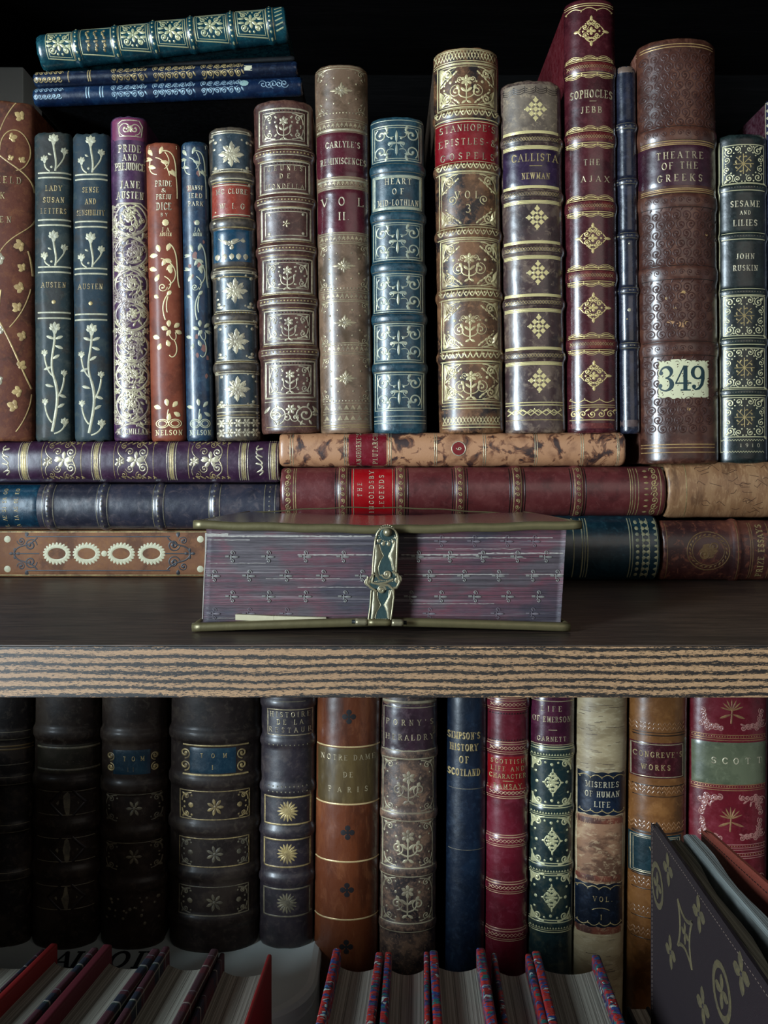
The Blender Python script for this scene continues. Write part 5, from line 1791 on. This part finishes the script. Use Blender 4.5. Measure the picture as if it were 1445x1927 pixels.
def f(c):
    m_ = leather('teal_tome_label', '#0c2c3c', None, '#2c4a54', .4, 60, .3, .35)
    patch(c, 'title_label', 357, 444, 1408, 1456, m_, lambda d: (d.text('TOM', 402, 1422, 8, 50, GOLDD), d.text('I', 400, 1444, 8, 4, GOLDD)))
    for q_ in (-1, 1):
        for y_ in (1420, 1443):
            c.spiral(402 + q_ * 54, y_, 10, 1.3, 90, q_, 3, GOLDD)
    c.lines(1404, (0,), 3, 22, GOLDD); c.lines(1459, (0,), 3, 22, GOLDD)
    for yy in (1517, 1606, 1697):
        X = c.xc(yy)
        c.frame(X - 66, X + 64, yy - 27, yy + 26, 2, GOLDD if yy < 1650 else GOLDF)
        g = GOLDD if yy < 1600 else GOLDF
        c.rosette(X, yy + 2, 15, 7, .4, g)
        for q_ in (-1, 1):
            c.dot(X + q_ * 46, yy, 5, g)
            for r_ in (-1, 1):
                c.corner(X + q_ * 62, yy + r_ * 23, -q_, -r_, 14, 2.4, g)
low('widest dark ribbed book with teal label reading TOM, lower shelf', (323, 491), (321, 484), old('dark_brown_ribbed_calf', '#2a211e'), f, ZW, bulge=.013, bands=(1388, 1473, 1560, 1648, 1735), band_h=.0013, band_w=.0036, group=LB)
def f(c):
    c.frame(504, 588, 1336, 1384, 2, GOLD)
    for s_, yy, wd in (('HISTOIRE', 1345, 76), ('DE LA', 1359, 50), ('RESTAUR', 1374, 80)):
        c.text(s_, 546, yy, 9, wd, GOLD)
    for yy in (1527, 1607, 1700):
        X = c.xc(yy)
        g = GOLDD if yy < 1650 else GOLDF
        c.frame(X - 43, X + 43, yy - 26, yy + 25, 3, g)
        c.rosette(X, yy, 18, 16, .24, g, 0, .5)
    c.lines(1320, (0,), 1.3, 20, GOLDF)
    for y_ in (1402, 1480, 1490):
        c.dots(y_, 1.5, 7, 16, GOLDF)
low('blue brown ribbed book titled HISTOIRE DE LA RESTAURATION with gilt sunflower panels', (493, 594), (488, 590), leather('blue_brown_calf', '#2a2329', '#1a171b', '#50443f', .6, 45, .4, .42, .2, .2), f, ZW, bulge=.009, D=.112,
    bands=(1325, 1398, 1487, 1568, 1657), band_h=.001, band_w=.003, group=LB)
# L6
def f(c):
    g = GOLDD
    c.rect(598, 714, 1409, 1512, leather('olive_calf', '#4a3a20', '#33260f', '#75603a', .6, 35, .3, .32, .1, .5, .25), .0001)
    for yy in (1406, 1514, 1622, 1731):
        c.lines(yy, (0,), 3, 1, goldm('pale_rule', '#c0a878', '#7a5c3a', .5, .4, .4))
    dk = plain('dark_quatrefoil', '#161214', .45)
    for yy in (1349, 1567, 1675, 1782):
        X = c.xc(yy)
        for a in (0, 90, 180, 270):
            c.dot(X + 8 * math.cos(math.radians(a)), yy + 8.5 * math.sin(math.radians(a)), 5.4, dk, 8, .00005)
        c.fan([(X - 5, yy), (X, yy - 5), (X + 5, yy), (X, yy + 5)], dk, .00005)
    for s_, yy, wd in (('NOTRE DAME', 1426, 102), ('DE', 1458, 18), ('PARIS', 1486, 74)):
        c.text(s_, 655, yy, 9.5, wd, GOLD)
low('polished orange brown book with dark quatrefoils titled NOTRE DAME DE PARIS', (598, 716), (591, 712), leather('chestnut_polished_calf', '#60301a', '#3c1c10', '#8a5230', .7, 30, .25, .3, .12, .5, .35), f, bulge=.0105)
# L7
def f(c):
    g = goldm('rubbed_grey_gilding', '#9a8f74', '#4e4034', .8, .35, .45, 170)
    for y0, y1 in ((1428, 1531), (1545, 1634), (1650, 1738)):
        yc = (y0 + y1) / 2
        X = c.xc(yc)
        c.frame(X - 48, X + 46, y0, y1, 2.2, g)
        c.urn(X, yc, 28, g, 3)
        for q_ in (-1, 1):
            c.spiral(X + q_ * 20, yc + 8, 12, 1.4, 90, q_, 3, g)
            for r_ in (-1, 1):
                c.corner(X + q_ * 45, yc + r_ * ((y1 - y0) / 2 - 4), -q_, -r_, 18, 2.2, g)
    for b in (1421, 1538, 1642, 1746):
        c.lines(b, (-8, 8), 2, 3, g)
    c.lines(1322, (0,), 5, 3, g)
    m_ = leather('purple_brown_label', '#36202a', '#22141a', '#5a4248', .5, 60, .4, .32, .15, .4)
    lab = lambda d: (d.text("PORNY'S", 771, 1360, 10, 88, GOLD), d.text('HERALDRY', 771, 1388, 10, 90, GOLD), d.st([(723, 1332), (818, 1332)], 1.6, g), d.st([(723, 1332), (723, 1410)], 1.6, g))
    patch(c, 'title_label', 720, 820, 1328, 1412, m_, lab, edge=lambda x: 1.6 * math.sin(x * .3))
low("mottled greyish brown gilt book titled PORNY'S HERALDRY, left of the dark gap", (718, 823), (713, 819), leather('speckled_calf', '#4a3a32', '#262022', '#8a6850', .9, 110, .6, .42), f, bulge=.009,
    bands=(1421, 1538, 1642, 1746), band_h=.0007, worn=1.2)
# L8
def f(c):
    for s_, yy, wd in (("SIMPSON'S", 1385, 60), ('HISTORY', 1407, 52), ('OF', 1430, 18), ('SCOTLAND', 1454, 60)):
        c.text(s_, 873, yy, 12, wd, GOLDD, 1.3)
    c.lines(1485, (0,), 1, 4, GOLDF); c.lines(1600, (0,), 1, 4, GOLDF)
low("slim navy cloth book titled SIMPSON'S HISTORY OF SCOTLAND", (842, 916), (838, 912), leather('navy_cloth', '#0a1626', '#060c16', '#1f3348', .4, 50, .25, .36, .25, .3), f, bulge=.007)
# L9
def f(c):
    g = goldm('red_book_gilding', '#ab8f6c', '#7a3c3c', .6, .4, .4)
    for b in (1326, 1408, 1492, 1583, 1671, 1760):
        c.lines(b, (-11, -7, 7, 11), 1.5, 3, g)
        c.cross(b, 6, 14, 1.3, 8, g)
    c.tri(1343, 3, 5, 4, BLIND); c.tri(1393, 3, 5, 4, BLIND)
    m_ = leather('vermilion_label', '#7c0a10', '#54080c', '#9a2c34', .3, 50, .2, .3)
    def lab(d):
        for s_, yy, h, wd in (('SCOTTISH', 1433, 8, 62), ('LIFE AND', 1447, 8, 62), ('CHARACTER', 1461, 8, 68), ('RAMSAY', 1480, 8.5, 52)):
            d.text(s_, 955, yy, h, wd, GOLDD)
        d.st([(946, 1470), (966, 1470)], 1.2, GOLDD)
    patch(c, 'title_label', 918, 993, 1424, 1488, m_, lab)
low('rose red leather book titled SCOTTISH LIFE AND CHARACTER RAMSAY', (916, 996), (912, 991), leather('rose_red_calf', '#5c121f', '#420c16', '#7c3442', .4, 40, .25, .32, .15, .4), f, bulge=.0075,
    bands=(1326, 1408, 1492, 1583, 1671, 1760), band_h=.0006)
# L10
def f(c):
    g = goldm('green_book_gold', '#b5ae84', '#5c624c', .5, .4, .4)
    for yy in (1473, 1583, 1690):
        X = c.xc(yy)
        c.lozenge(X + 2, yy, 19, 25, g, 2.2); c.rosette(X + 2, yy, 9, 6, .6, g)
        for q_ in (-1, 1):
            c.dot(X + q_ * 28, yy, 3, g)
            for r_ in (-1, 1):
                c.corner(X + q_ * 36, yy + r_ * 44, -q_, -r_, 19, 2.6, g); c.fan([(X + q_ * 37, yy + r_ * 45), (X + q_ * 18, yy + r_ * 43), (X + q_ * 26, yy + r_ * 36), (X + q_ * 36, yy + r_ * 24)], g, .0001)
        c.dot(X, yy - 34, 3, g); c.dot(X, yy + 34, 3, g)
    for b in (1417, 1527, 1636, 1743):
        c.lines(b, (-11, -7, 8, 12), 1.7, 2, g); c.tri(b + 3, 4, 5, 3, g)
    m_ = leather('purple_wine_label', '#3e1226', '#2a0c1a', '#6a3048', .5, 40, .3, .26, .15, .5)
    def lab(d):
        for s_, yy, h, wd in (('LIFE', 1334, 9.5, 38), ('OF EMERSON', 1354, 10, 70), ('GARNETT', 1391, 8.5, 54)):
            d.text(s_, 1038, yy, h, wd, GOLD)
        d.st([(1032, 1374), (1048, 1374)], 1.4, GOLD); d.st([(1001, 1320), (1079, 1320)], 1.8, GOLD); d.st([(1001, 1402), (1079, 1402)], 1.8, GOLD)
    patch(c, 'title_label', 1000, 1080, 1312, 1404, m_, lab)
low('green and gilt book with wine red label titled LIFE OF EMERSON', (998, 1082), (994, 1076), leather('bottle_green_calf', '#16282a', '#0c1618', '#4a4a36', .6, 60, .4, .32, .15, .4), f, bulge=.0078,
    bands=(1417, 1527, 1636, 1743), band_h=.0006)
# L11
def f(c):
    rb = leather('rusty_band', '#6a3626', '#3c2018', '#a08060', .8, 60, .6, .5)
    tan = leather('tan_stained_vellum', '#86624a', '#54382a', '#b39a78', .9, 35, .6, .55, .2, .1, 2)
    X = lambda y_: c.xc(y_)
    c.rect(X(1600) - 44, X(1600) + 45, 1536, 1664, tan, .00005)
    for b in (1546, 1654, 1752):
        c.rect(X(b) - 43, X(b) + 43, b - 7, b + 7, rb, .0001)
    m_ = leather('black_blue_label', '#091220', '#050a12', '#22324a', .4, 60, .25, .34)
    sw = lambda x: 2.6 * abs(math.sin(x * .14))
    def lab(d):
        for s_, yy, wd in (('MISERIES', 1477, 62), ('OF HUMAN', 1495, 64), ('LIFE', 1514, 30)):
            d.text(s_, 1133, yy, 10, wd, GOLDP)
        d.scal(1459, 4, 24, 1.6, 2, GOLDD, -1); d.scal(1530, 4, 24, 1.6, 2, GOLDD, 1)
    patch(c, 'title_label', 1088, 1177, 1456, 1533, m_, lab, edge=sw)
    def lab2(d):
        d.text('VOL.', 1134, 1692, 9, 36, GOLDD); d.text('I', 1131, 1726, 9, 4, GOLDD); d.scal(1742, 4, 24, 1.6, 2, GOLDD, 1); d.scal(1668, 4, 24, 1.6, 2, GOLDD, -1)
        d.curve([(1114, 1713), (1130, 1704), (1146, 1713)], 1.2, GOLDD)
    patch(c, 'title_label', 1083, 1171, 1666, 1744, m_, lab2, edge=sw)
    ck = plain('vellum_line', '#5a4a3a')
    for k in range(50):
        yy = R.choice((R.uniform(1320, 1452), R.uniform(1764, 1900), R.uniform(1320, 1452)))
        x = R.uniform(-44, 30)
        c.st([(X(yy) + x, yy), (X(yy) + x + R.uniform(4, 22), yy + R.uniform(-1, 1))], 1, ck, lift=.1)
low('cream vellum book with black labels titled MISERIES OF HUMAN LIFE', (1085, 1179), (1077, 1173), leather('aged_vellum', '#a3906e', '#7a6648', '#bdb090', .6, 30, .4, .5, .2, .2, 3), f, bulge=.0085, worn=.8)
# L12
def f(c):
    for b in (1372, 1492, 1560, 1668, 1722, 1762):
        for o in (-8, 0):
            c.zig(b + o, 7, 9, 2.2, 4, leather('stamped_ridge', '#7a5230', None, None, .3, 90, .3, .3, .1, .6) if 'stamped_ridge' not in bpy.data.materials else bpy.data.materials['stamped_ridge'])
        c.lines(b, (8,), 1.4, 3, BLIND)
    for b in (1385, 1480, 1570, 1650):
        c.lines(b, (0,), 2, 3, BLIND)
    m_ = leather('dark_red_label', '#3c0f16', '#260a10', '#6a3034', .4, 60, .4, .3)
    lab = lambda d: (d.text("CONGREVE'S", 1238, 1421, 9.5, 90, GOLDD), d.text('WORKS', 1234, 1445, 9.5, 54, GOLDD), d.frame(1190, 1284, 1402, 1463, 1.6, GOLD))
    patch(c, 'title_label', 1187, 1287, 1399, 1466, m_, lab)
    m_ = leather('teal_black_label', '#0a2228', '#061418', '#24424a', .4, 60, .3, .3)
    lab = lambda d: (d.text('V', 1226, 1600, 9, 9, GOLDD), d.frame(1189, 1278, 1577, 1645, 1.6, GOLD), d.frame(1193, 1274, 1580, 1642, 1, GOLD))
    patch(c, 'title_label', 1185, 1281, 1573, 1648, m_, lab)
low("amber brown book with stamped bands titled CONGREVE'S WORKS, behind the brown notebook", (1183, 1292), (1179, 1288), leather('amber_calf', '#6a4220', '#442810', '#946436', .7, 40, .25, .32, .12, .55), f, bulge=.010)
# L13
def f(c):
    g = leather('raised_red_scroll', '#8a5a52', None, None, .4, 90, .3, .32, .1, .5)
    gg = goldm('palmette_gilding', '#94724a', '#5c2a28', .8, .5, .4)
    for y0, y1 in ((1250, 1378), (1494, 1585), (1640, 1740)):
        yc = (y0 + y1) / 2 if y0 > 1300 else 1336
        X = c.xc(yc) + 8
        for q_ in (-1, 1):
            for r_ in (-1, 1):
                cx, cy = X + q_ * 62, (y0 if r_ < 0 else y1)
                for k in range(5):
                    c.spiral(cx - q_ * (5 + k * 9), cy - r_ * (6 + (5 - k) * 1.5), 6.5, 1.3, 60 * k, q_ * r_, 2.4, g)
                    c.spiral(cx - q_ * (5 + (5 - k) * 2), cy - r_ * (6 + k * 8), 6, 1.3, 60 * k, -q_ * r_, 2.4, g)
                    c.petal(cx - q_ * (10 + k * 7), cy - r_ * (20 - k * 2), 50 * k, 10, 4, g)
        for a in range(-165, 0, 24):
            c.petal(X, yc + 2, a, 23, 3.2, gg)
        c.st([(X, yc), (X - 2, yc + 26)], 3, gg)
        for q_ in (-1, 1):
            c.petal(X, yc + 8, 90 - q_ * 70, 26, 5, gg)
    for b in (1390, 1484, 1596, 1612):
        c.lines(b, (-6, 0, 4), 1.5, 3, gg if b < 1500 else g); c.dots(b - 3, 1.3, 5, 4, gg)
    m_ = leather('sage_label', '#565a44', '#3c4432', '#74765c', .5, 40, .3, .34, .15, .4)
    def lab(d):
        for ch, x in zip('SCOTT', (1343, 1364, 1385, 1407, 1428)):
            d.text(ch, x, 1432, 11, 10, GOLDP, 1.2)
    patch(c, 'title_label', 1303, 1441, 1398, 1477, m_, lab)
low('red relief stamped book with a sage green label reading SCOTT', (1296, 1444), (1290, 1440), leather('crimson_relief_calf', '#5e121c', '#3e0c14', '#843640', .4, 50, .25, .3, .15, .5), f, bulge=.009,
    board=leather('ruby_board', '#5a0c18'))
def f(c):
    for y_ in (1400, 1500, 1600):
        c.lines(y_, (-5, 5), 1.3, 3, GOLDF)
low('very dark book showing a sliver at the right edge of the lower shelf', (1448, 1530), (1446, 1528), old('near_black_calf', '#121012'), f, bulge=.006)

# ------------------------------------------------------------------ white box under the dark books
def round_slab(name, x0, x1, y0, y1, z0, z1, r, mat):
    P = []
    for cx, cy, a0 in ((x1 - r, y1 - r * .3, 0), (x0 + r, y1 - r * .3, 90), (x0 + r, y0 + r, 180), (x1 - r, y0 + r, 270)):
        rx = r
        ry = r * .3 if cy > (y0 + y1) / 2 else r
        for k in range(13):
            a = math.radians(a0 + 90 * k / 12)
            P.append((cx + rx * math.cos(a), cy + ry * math.sin(a)))
    n = len(P)
    mx, my = (x0 + x1) / 2, (y0 + y1) / 2
    rings = [(z0, 1), (z1 - .003, 1), (z1 - .0008, .992), (z1, .975)]
    V = []
    for z, k in rings:
        V += [(mx + (x - mx) * k, my + (y - my) * k, z) for x, y in P]
    Fc = []
    for q_ in range(len(rings) - 1):
        for i in range(n):
            Fc.append((q_ * n + i, q_ * n + (i + 1) % n, (q_ + 1) * n + (i + 1) % n, (q_ + 1) * n + i))
    Fc.append(tuple(range((len(rings) - 1) * n, len(rings) * n)))
    Fc.append(tuple(range(n))[::-1])
    return link_mesh(name, V, Fc, [mat], smooth=False)
WB = empty('storage_tin', (-.16, .23, ZF), (0, 0, 0), 'white round-cornered tin with dark lettering on its lid, under the dark antique books', 'tin')
WHITE = plain('off_white_enamel', '#dde6e2', .45, 0, 60, .08, .05)
o = round_slab('body', XL + .004, -.0375, .134, .322, ZF, ZW - .008, .034, WHITE); o.parent = WB; o.location = (.16, -.23, -ZF)
o = round_slab('lid', XL + .003, -.0365, .133, .323, ZW - .008, ZW - .0001, .035, WHITE); o.parent = WB; o.location = (.16, -.23, -ZF)
INKL = plain('dark_print', '#0f1a20', .6)
cl = Cv(lambda u, v, h: (u, v, ZW + h), lambda x, y: (x / 1000, -y / 1000), .001, [INKL], .00005)
for ch, x in (('A', -182), ('L', -172), ('O', -150), ('I', -139), ('V', -130)):
    cl.text(ch, x, -182, 15, {'A': 11, 'L': 8, 'O': 11, 'I': 4, 'V': 10}[ch], INKL, 1.1)
o = cl.build('lettering', WB); o.location = (.16, -.23, -ZF)

# ------------------------------------------------------------------ small tartan and woven-cloth books standing in front
def tartan(name, a, b, c_, hot=.5):
    t = NT(name)
    sep = t.n('ShaderNodeSeparateXYZ')
    t.coord()
    t.l(t.tc.outputs['Object'], sep.inputs[0])
    def bands(out, sc_, ph):
        return t.math('FRACT', t.math('ADD', t.math('MULTIPLY', out, sc_), ph))
    y = bands(sep.outputs[1], 38, .2)
    z = bands(sep.outputs[2], 38, .6)
    cs_ = []
    for f_ in (y, z):
        cs_.append(t.ramp(f_, [(.0, hexc(a)), (.44, hexc(b)), (.60, hexc(c_)), (.64, hexc('#b9b6a6')), (.67, hexc(b)), (.86, hexc(a)), (.95, hexc('#9aa0a0')), (.965, hexc(a))], 'CONSTANT'))
    c = t.mix(hot, cs_[0], cs_[1])
    w_ = t.noise(t.coord((1, 1, 1)), 2600, 2, .6)
    c = t.mix(t.math('MULTIPLY', w_, .5), c, hexc('#0c0a0c'))
    t.set(Base_Color=c, Roughness=.75)
    t.bump(w_, .5, .0004)
    return t.m
def woven(name, seed):
    t = NT(name)
    v = t.coord((300, 760, 760), (seed, seed * 2, 0))
    vo = t.n('ShaderNodeTexVoronoi')
    vo.inputs['Scale'].default_value = 1
    t.l(v, vo.inputs['Vector'])
    sep = t.n('ShaderNodeSeparateColor')
    t.l(vo.outputs['Color'], sep.inputs[0])
    big = t.noise(t.coord((40, 60, 60), (seed, 1, 2)), 1.0, 1, .5)
    f_ = t.math('FRACT', t.math('ADD', t.math('MULTIPLY', big, 1.9), t.math('MULTIPLY', sep.outputs[0], .62)))
    c = t.ramp(f_, [(0, hexc('#9a1410')), (.16, hexc('#a02418')), (.30, hexc('#1c3c78')), (.40, hexc('#3a2458')), (.48, hexc('#12605a')), (.58, hexc('#6c1830')), (.70, hexc('#14203a')), (.80, hexc('#9fb0a8')), (.86, hexc('#7a1418')), (.94, hexc('#2a5a84'))], 'CONSTANT')
    th = t.noise(t.coord((500, 3000, 3000)), 1.0, 2, .5)
    c = t.mix(t.math('MULTIPLY', th, .4), c, hexc('#0a0a10'))
    t.set(Base_Color=c, Roughness=.7)
    t.bump(th, .6, .0005)
    return t.m
RED = plain('scarlet_cloth', '#78100f', .6, 0, 900, .2)
MAR = plain('maroon_cloth', '#5a1420', .65, 0, 900, .3)
PAGEY = pages('small_book_page_edges', '#b2ad9e', '#5c564a', 0, 1300, .75)
def padded(name, x0, x1, y0, y1, z0, z1, mat, par, rr_=.0014):
    """cloth-wrapped board with well rounded edges"""
    r = min((x1 - x0) * .48, rr_)
    o = box(name, x0, x1, y0, y1, z0, z1, mat, par, r, 4)
    o.data.polygons.foreach_set('use_smooth', [True] * len(o.data.polygons))
    return o
def small_book(label, pl, pr, ytop, rz, ml, mr, group, dfar=.382, tl=.0028, tr=.0028, Dp=.074, ytl=None, ytr=None, lean=0, spread=0):
    xl_, xr_ = px_x(pl, dfar), px_x(pr, dfar)
    W = xr_ - xl_
    ztp = px_z(ytop, dfar)
    root = empty('small_book', ((xl_ + xr_) / 2, dfar + YC, ZF), (0, 0, math.radians(rz)), label, 'book', group)
    H = ztp - ZF
    hl = (px_z(ytl, dfar) - ZF) if ytl else H
    hr = (px_z(ytr, dfar) - ZF) if ytr else H
    padded('cover_board', -W / 2, -W / 2 + tl, -Dp, 0, 0, hl, ml, root)
    padded('cover_board', W / 2 - tr, W / 2, -Dp, 0, 0, hr, mr, root)
    padded('spine', -W / 2 + .0004, W / 2 - .0004, -Dp - .002, -Dp + .0012, 0, H - .001, ml, root)
    # leaves with a hollowed fore-edge
    V, Fc = [], []
    a = W / 2 - max(tl, tr) * .75
    n = 14
    zt_ = H - .0074
    for z in (.003, zt_):
        for i in range(n + 1):
            q_ = 2 * i / n - 1
            V.append((q_ * a, -.0025 - .0042 * (1 - q_ * q_), z))
        for i in range(n + 1):
            q_ = 2 * i / n - 1
            V.append((q_ * a, -Dp + .0005, z))
    K = 2 * (n + 1)
    for i in range(n):
        Fc.append((i + 1, i, K + i, K + i + 1))
        Fc.append((K + i + 1, K + i, K + n + 1 + i, K + n + 2 + i))
        Fc.append((i, i + 1, n + 2 + i, n + 1 + i))
    for i in (0, n):
        Fc.append((i, n + 1 + i, K + n + 1 + i, K + i))
    link_mesh('page_block', V, Fc, [PAGEY], parent=root, smooth=False)
    return root
GT, GW = 'small tartan books on the lower shelf', 'small woven cloth books on the lower shelf'
TA = tartan('red_navy_tartan', '#5c1216', '#10182a', '#1c3a2c', .5)
TB = tartan('dark_green_tartan', '#12242a', '#4c1018', '#0e1a28', .6)
TC = tartan('maroon_tartan', '#4a1220', '#181a30', '#2c1420', .4)
small_book('small tartan book at the far left, its left side outside the picture', -40, 92, 1778, -10, TA, TC, GT, tl=.0026, tr=.0022, ytl=1790)
small_book('small tartan book with a scarlet top corner, second from the left picture edge', 93, 190, 1777, -9.4, RED, TA, GT, tl=.0036, tr=.0034)
small_book('small tartan book with a wide scarlet left board, third from the left picture edge', 192, 305, 1779, -8.2, MAR, TA, GT, tl=.0046, tr=.0042)
small_book('small dark green tartan book, second from the right of the left group', 306, 413, 1781, -5.2, TA, TB, GT, tl=.0034, tr=.0038)
small_book('small book with plain red right board and cream leaves, rightmost of the left group', 414, 512, 1793, -3.2, TC, RED, GT, tl=.0022, tr=.0020)
wv = [woven('woven_cloth_%s' % n, i * 7.3) for i, n in enumerate(('red', 'blue', 'mixed', 'rust', 'bright', 'teal'))]
small_book('small book in red and blue woven cloth, leftmost of the five woven ones', 627, 722, 1784, -4.2, wv[0], wv[1], GW, tl=.0038, tr=.0038, ytr=1788)
small_book('second from left of the five small woven cloth books', 724, 807, 1790, -2.6, wv[2], wv[1], GW, tl=.0034, tr=.0024, ytr=1788)
small_book('small woven cloth book with a frayed pink tip, middle of the five', 808, 912, 1784, -1.6, wv[3], wv[4], GW, tl=.0040, tr=.0042, ytl=1787, ytr=1781)
small_book('narrow small woven cloth book with brownish leaves, second from right of the five', 924, 1000, 1792, -2.4, wv[1], wv[5], GW, tl=.0026, tr=.0032)
small_book('small woven cloth book with scarlet left edge, rightmost of the five', 1001, 1128, 1789, -2.8, wv[0], wv[4], GW, tl=.0040, tr=.0040, ytr=1793)

# dark little book behind the notebook
r_ = empty('small_book', (.1305, .118, ZF), (0, 0, 0), 'little dark book with a pale page tip low beside the brown notebook', 'book')
padded('cover_board', -.006, -.004, -.022, .022, 0, .0615, mblk, r_)
padded('cover_board', .004, .006, -.022, .022, 0, .0615, mblk, r_)
box('page_block', -.004, .004, -.022, .021, .001, .0605, PAGEY, r_, 0)

# ------------------------------------------------------------------ monogram canvas notebook
nb = empty('notebook', (.128, .03, ZF), (0, 0, 0), 'brown canvas notebook with gold flower motifs and a stitched russet lining, lower right corner', 'notebook')
NBO = (-.128, -.03, -ZF)
CANV = plain('brown_canvas', '#221a1d', .5, 0, 2600, .3, .5)
RUS = plain('russet_leather', '#8a4234', .55, 0, 1500, .3, .5)
MOT = goldm('canvas_motif', '#463c20', '#2e271b', .7, .0, .85, 2000)
ST = plain('dark_stitch', '#20100e', .6)
def leaf_board(name, x0, x1, ya, yb, z1, mat, th, draw=None):
    """upright board from (x0, ya) at its far edge to (x1, yb) at its near edge"""
    n = 16
    V, Fc = [], []
    d = Vector((x1 - x0, yb - ya, 0)).normalized()
    nrm = Vector((-d.y, d.x, 0)) * (1 if d.y < 0 else -1)      # to the right
    ring = [(-.0008 * 0, 0), (th * .25, .0006), (th * .75, .0006), (th, 0)]
    prof_ = [(0, ZF), (0, z1 - .001), (th * .25, z1), (th * .75, z1), (th, z1 - .001), (th, ZF)]
    for i in range(n + 1):
        p = Vector((x0 + (x1 - x0) * i / n, ya + (yb - ya) * i / n, 0))
        for o_, z in prof_:
            q_ = p + nrm * o_
            if i == 0 and z > z1 - .0005:
                z -= .002
            V.append((q_.x, q_.y, z))
    m_ = len(prof_)
    for i in range(n):
        for k in range(m_ - 1):
            a = i * m_ + k
            Fc.append((a, a + 1, a + m_ + 1, a + m_))
    Fc.append(tuple(range(m_))); Fc.append(tuple(range(n * m_, (n + 1) * m_))[::-1])
    L = Vector((x1 - x0, yb - ya)).length
    def S(u, v, h):                   # u along the board from the far edge, v height
        return (x0 + d.x * u - nrm.x * h, ya + d.y * u - nrm.y * h, v)
    c = Cv(S, lambda x, y: (x / 1000, y / 1000), .001, [mat], .0001)
    c.v += V; c.f += Fc; c.mi += [0] * len(Fc)
    c.Sin = lambda u, v, h: S(u, v, h)
    if draw:
        draw(c, th)
    o = c.build(name, nb)
    o.location = NBO
    for p in o.data.polygons:
        p.use_smooth = False
    return o
X0, X1, Y0, Y1, Z1 = .1205, .1150, .090, -.032, -.0965
def draw_front(c, th):
    def at(px, py):
        # where the ray meets the board's plane, in board mm
        k = (X1 - X0) / (Y1 - Y0)
        t = (px - CX) / F
        d_ = (X0 + k * (-Y0 + YC * 1.0) * 1.0 - 0) / (t - k) if False else None
        # X = X0 + k (y - Y0), X = t (y - YC)
        y = (X0 - k * Y0 + t * YC) / (t - k)
        X = t * (y - YC)
        z = EYE - (py - HY) * (y - YC) / F
        return (math.hypot(X - X0, y - Y0) * 1000, z * 1000)
    for px, py in ((1257, 1636), (1315, 1720), (1262, 1792), (1395, 1832), (1323, 1893)):
        x, y = at(px, py)
        for a in (90, 180, 270, 0):
            c.petal(x, y, a + 8, 7.0, 4.4, MOT)
        c.dot(x, y, 1.1, CANV)
    for px, py in ((1237, 1666), (1358, 1866)):
        x, y = at(px, py)
        c.st([(x + 7.6 * math.cos(k * .2618), y + 8.6 * math.sin(k * .2618)) for k in range(24)], 2.4, MOT, closed=True, lift=.2)
        for a in (90, 180, 270, 0):
            c.petal(x, y, a, 6.2, 3.6, MOT)
    x, y = at(1289, 1757)
    for k in range(4):
        a0, a1 = k * 90 + 45, k * 90 + 135
        P0 = (x + 12 * math.cos(math.radians(a0)), y + 13 * math.sin(math.radians(a0)))
        P1 = (x + 12 * math.cos(math.radians(a1)), y + 13 * math.sin(math.radians(a1)))
        c.curve([P0, (x + 2.6 * math.cos(math.radians(k * 90 + 90)), y + 2.6 * math.sin(math.radians(k * 90 + 90))), P1], 1.5, MOT)
        c.petal(x, y, k * 90, 4.5, 2.6, MOT)
    L_ = int(math.hypot(X1 - X0, Y1 - Y0) * 1000)
    for k in range(0, L_, 2):
        c.st([(k + .3, Z1 * 1000 - 2.4), (k + 1.4, Z1 * 1000 - 2.4)], .35, plain('pale_stitch', '#6a5a50') if 'pale_stitch' not in bpy.data.materials else bpy.data.materials['pale_stitch'])
    for k in range(0, 120, 2):
        c.st([(2.2, Z1 * 1000 - 3 - k), (2.2, Z1 * 1000 - 4.2 - k)], .35, bpy.data.materials['pale_stitch'])
o = leaf_board('front_cover', X0, X1, Y0, Y1, Z1, CANV, .0026, draw_front)
def draw_back(c, th):
    for k in range(0, 118, 2):
        c.st([(k + .2, -100.0 - 2.6), (k + 1.5, -100.0 - 2.6)], .45, ST)
leaf_board('back_cover', .1432, .1530, .090, -.030, -.0995, RUS, .0028, draw_back)['label'] = 'russet leather board with a stitched edge'
# the leaves fan between the boards
for (xa, xb_, z, nm) in ((.1270, .1200, -.1030, '#b4ae98'), (.1330, .1310, -.1005, '#bcc4c0')):
    V, Fc = [], []
    n = 12
    for i in range(n + 1):
        y = .084 + (-.030 - .084) * i / n
        x = xa + (xb_ - xa) * i / n
        wd = .0052 + .001 * math.sin(i)
        for xx, zz in ((x, ZF), (x, z - .0008), (x + wd * .3, z), (x + wd, z - .0004), (x + wd, ZF)):
            V.append((xx, y, zz))
    for i in range(n):
        for k in range(4):
            a = i * 5 + k
            Fc.append((a, a + 1, a + 6, a + 5))
    Fc.append((0, 1, 2, 3, 4)[::-1])
    o = link_mesh('page_block', V, Fc, [pages('notebook_leaves', nm, '#4a4840', 0, 1800, .8)], parent=nb, smooth=False)
    o.location = NBO

# added box, unseen, blocks window light so the lower-left books fall in shade
blocker = empty('light_blocker', (-.285, .055, ZF), (0, 0, 0), 'unseen dark box added to block light, left of the small tartan books', 'box')
BLOCKM = leather('light_blocker_cloth', '#1d1a1a', None, None, .3, 60, .2, .5)
box('body', -.075, .036, -.045, .045, .0, .205, BLOCKM, blocker, .0015)
box('blocker_tag', -.02, .02, -.0458, -.045, .12, .17, plain('blocker_tag_card', '#a09880', .7), blocker, .0002)
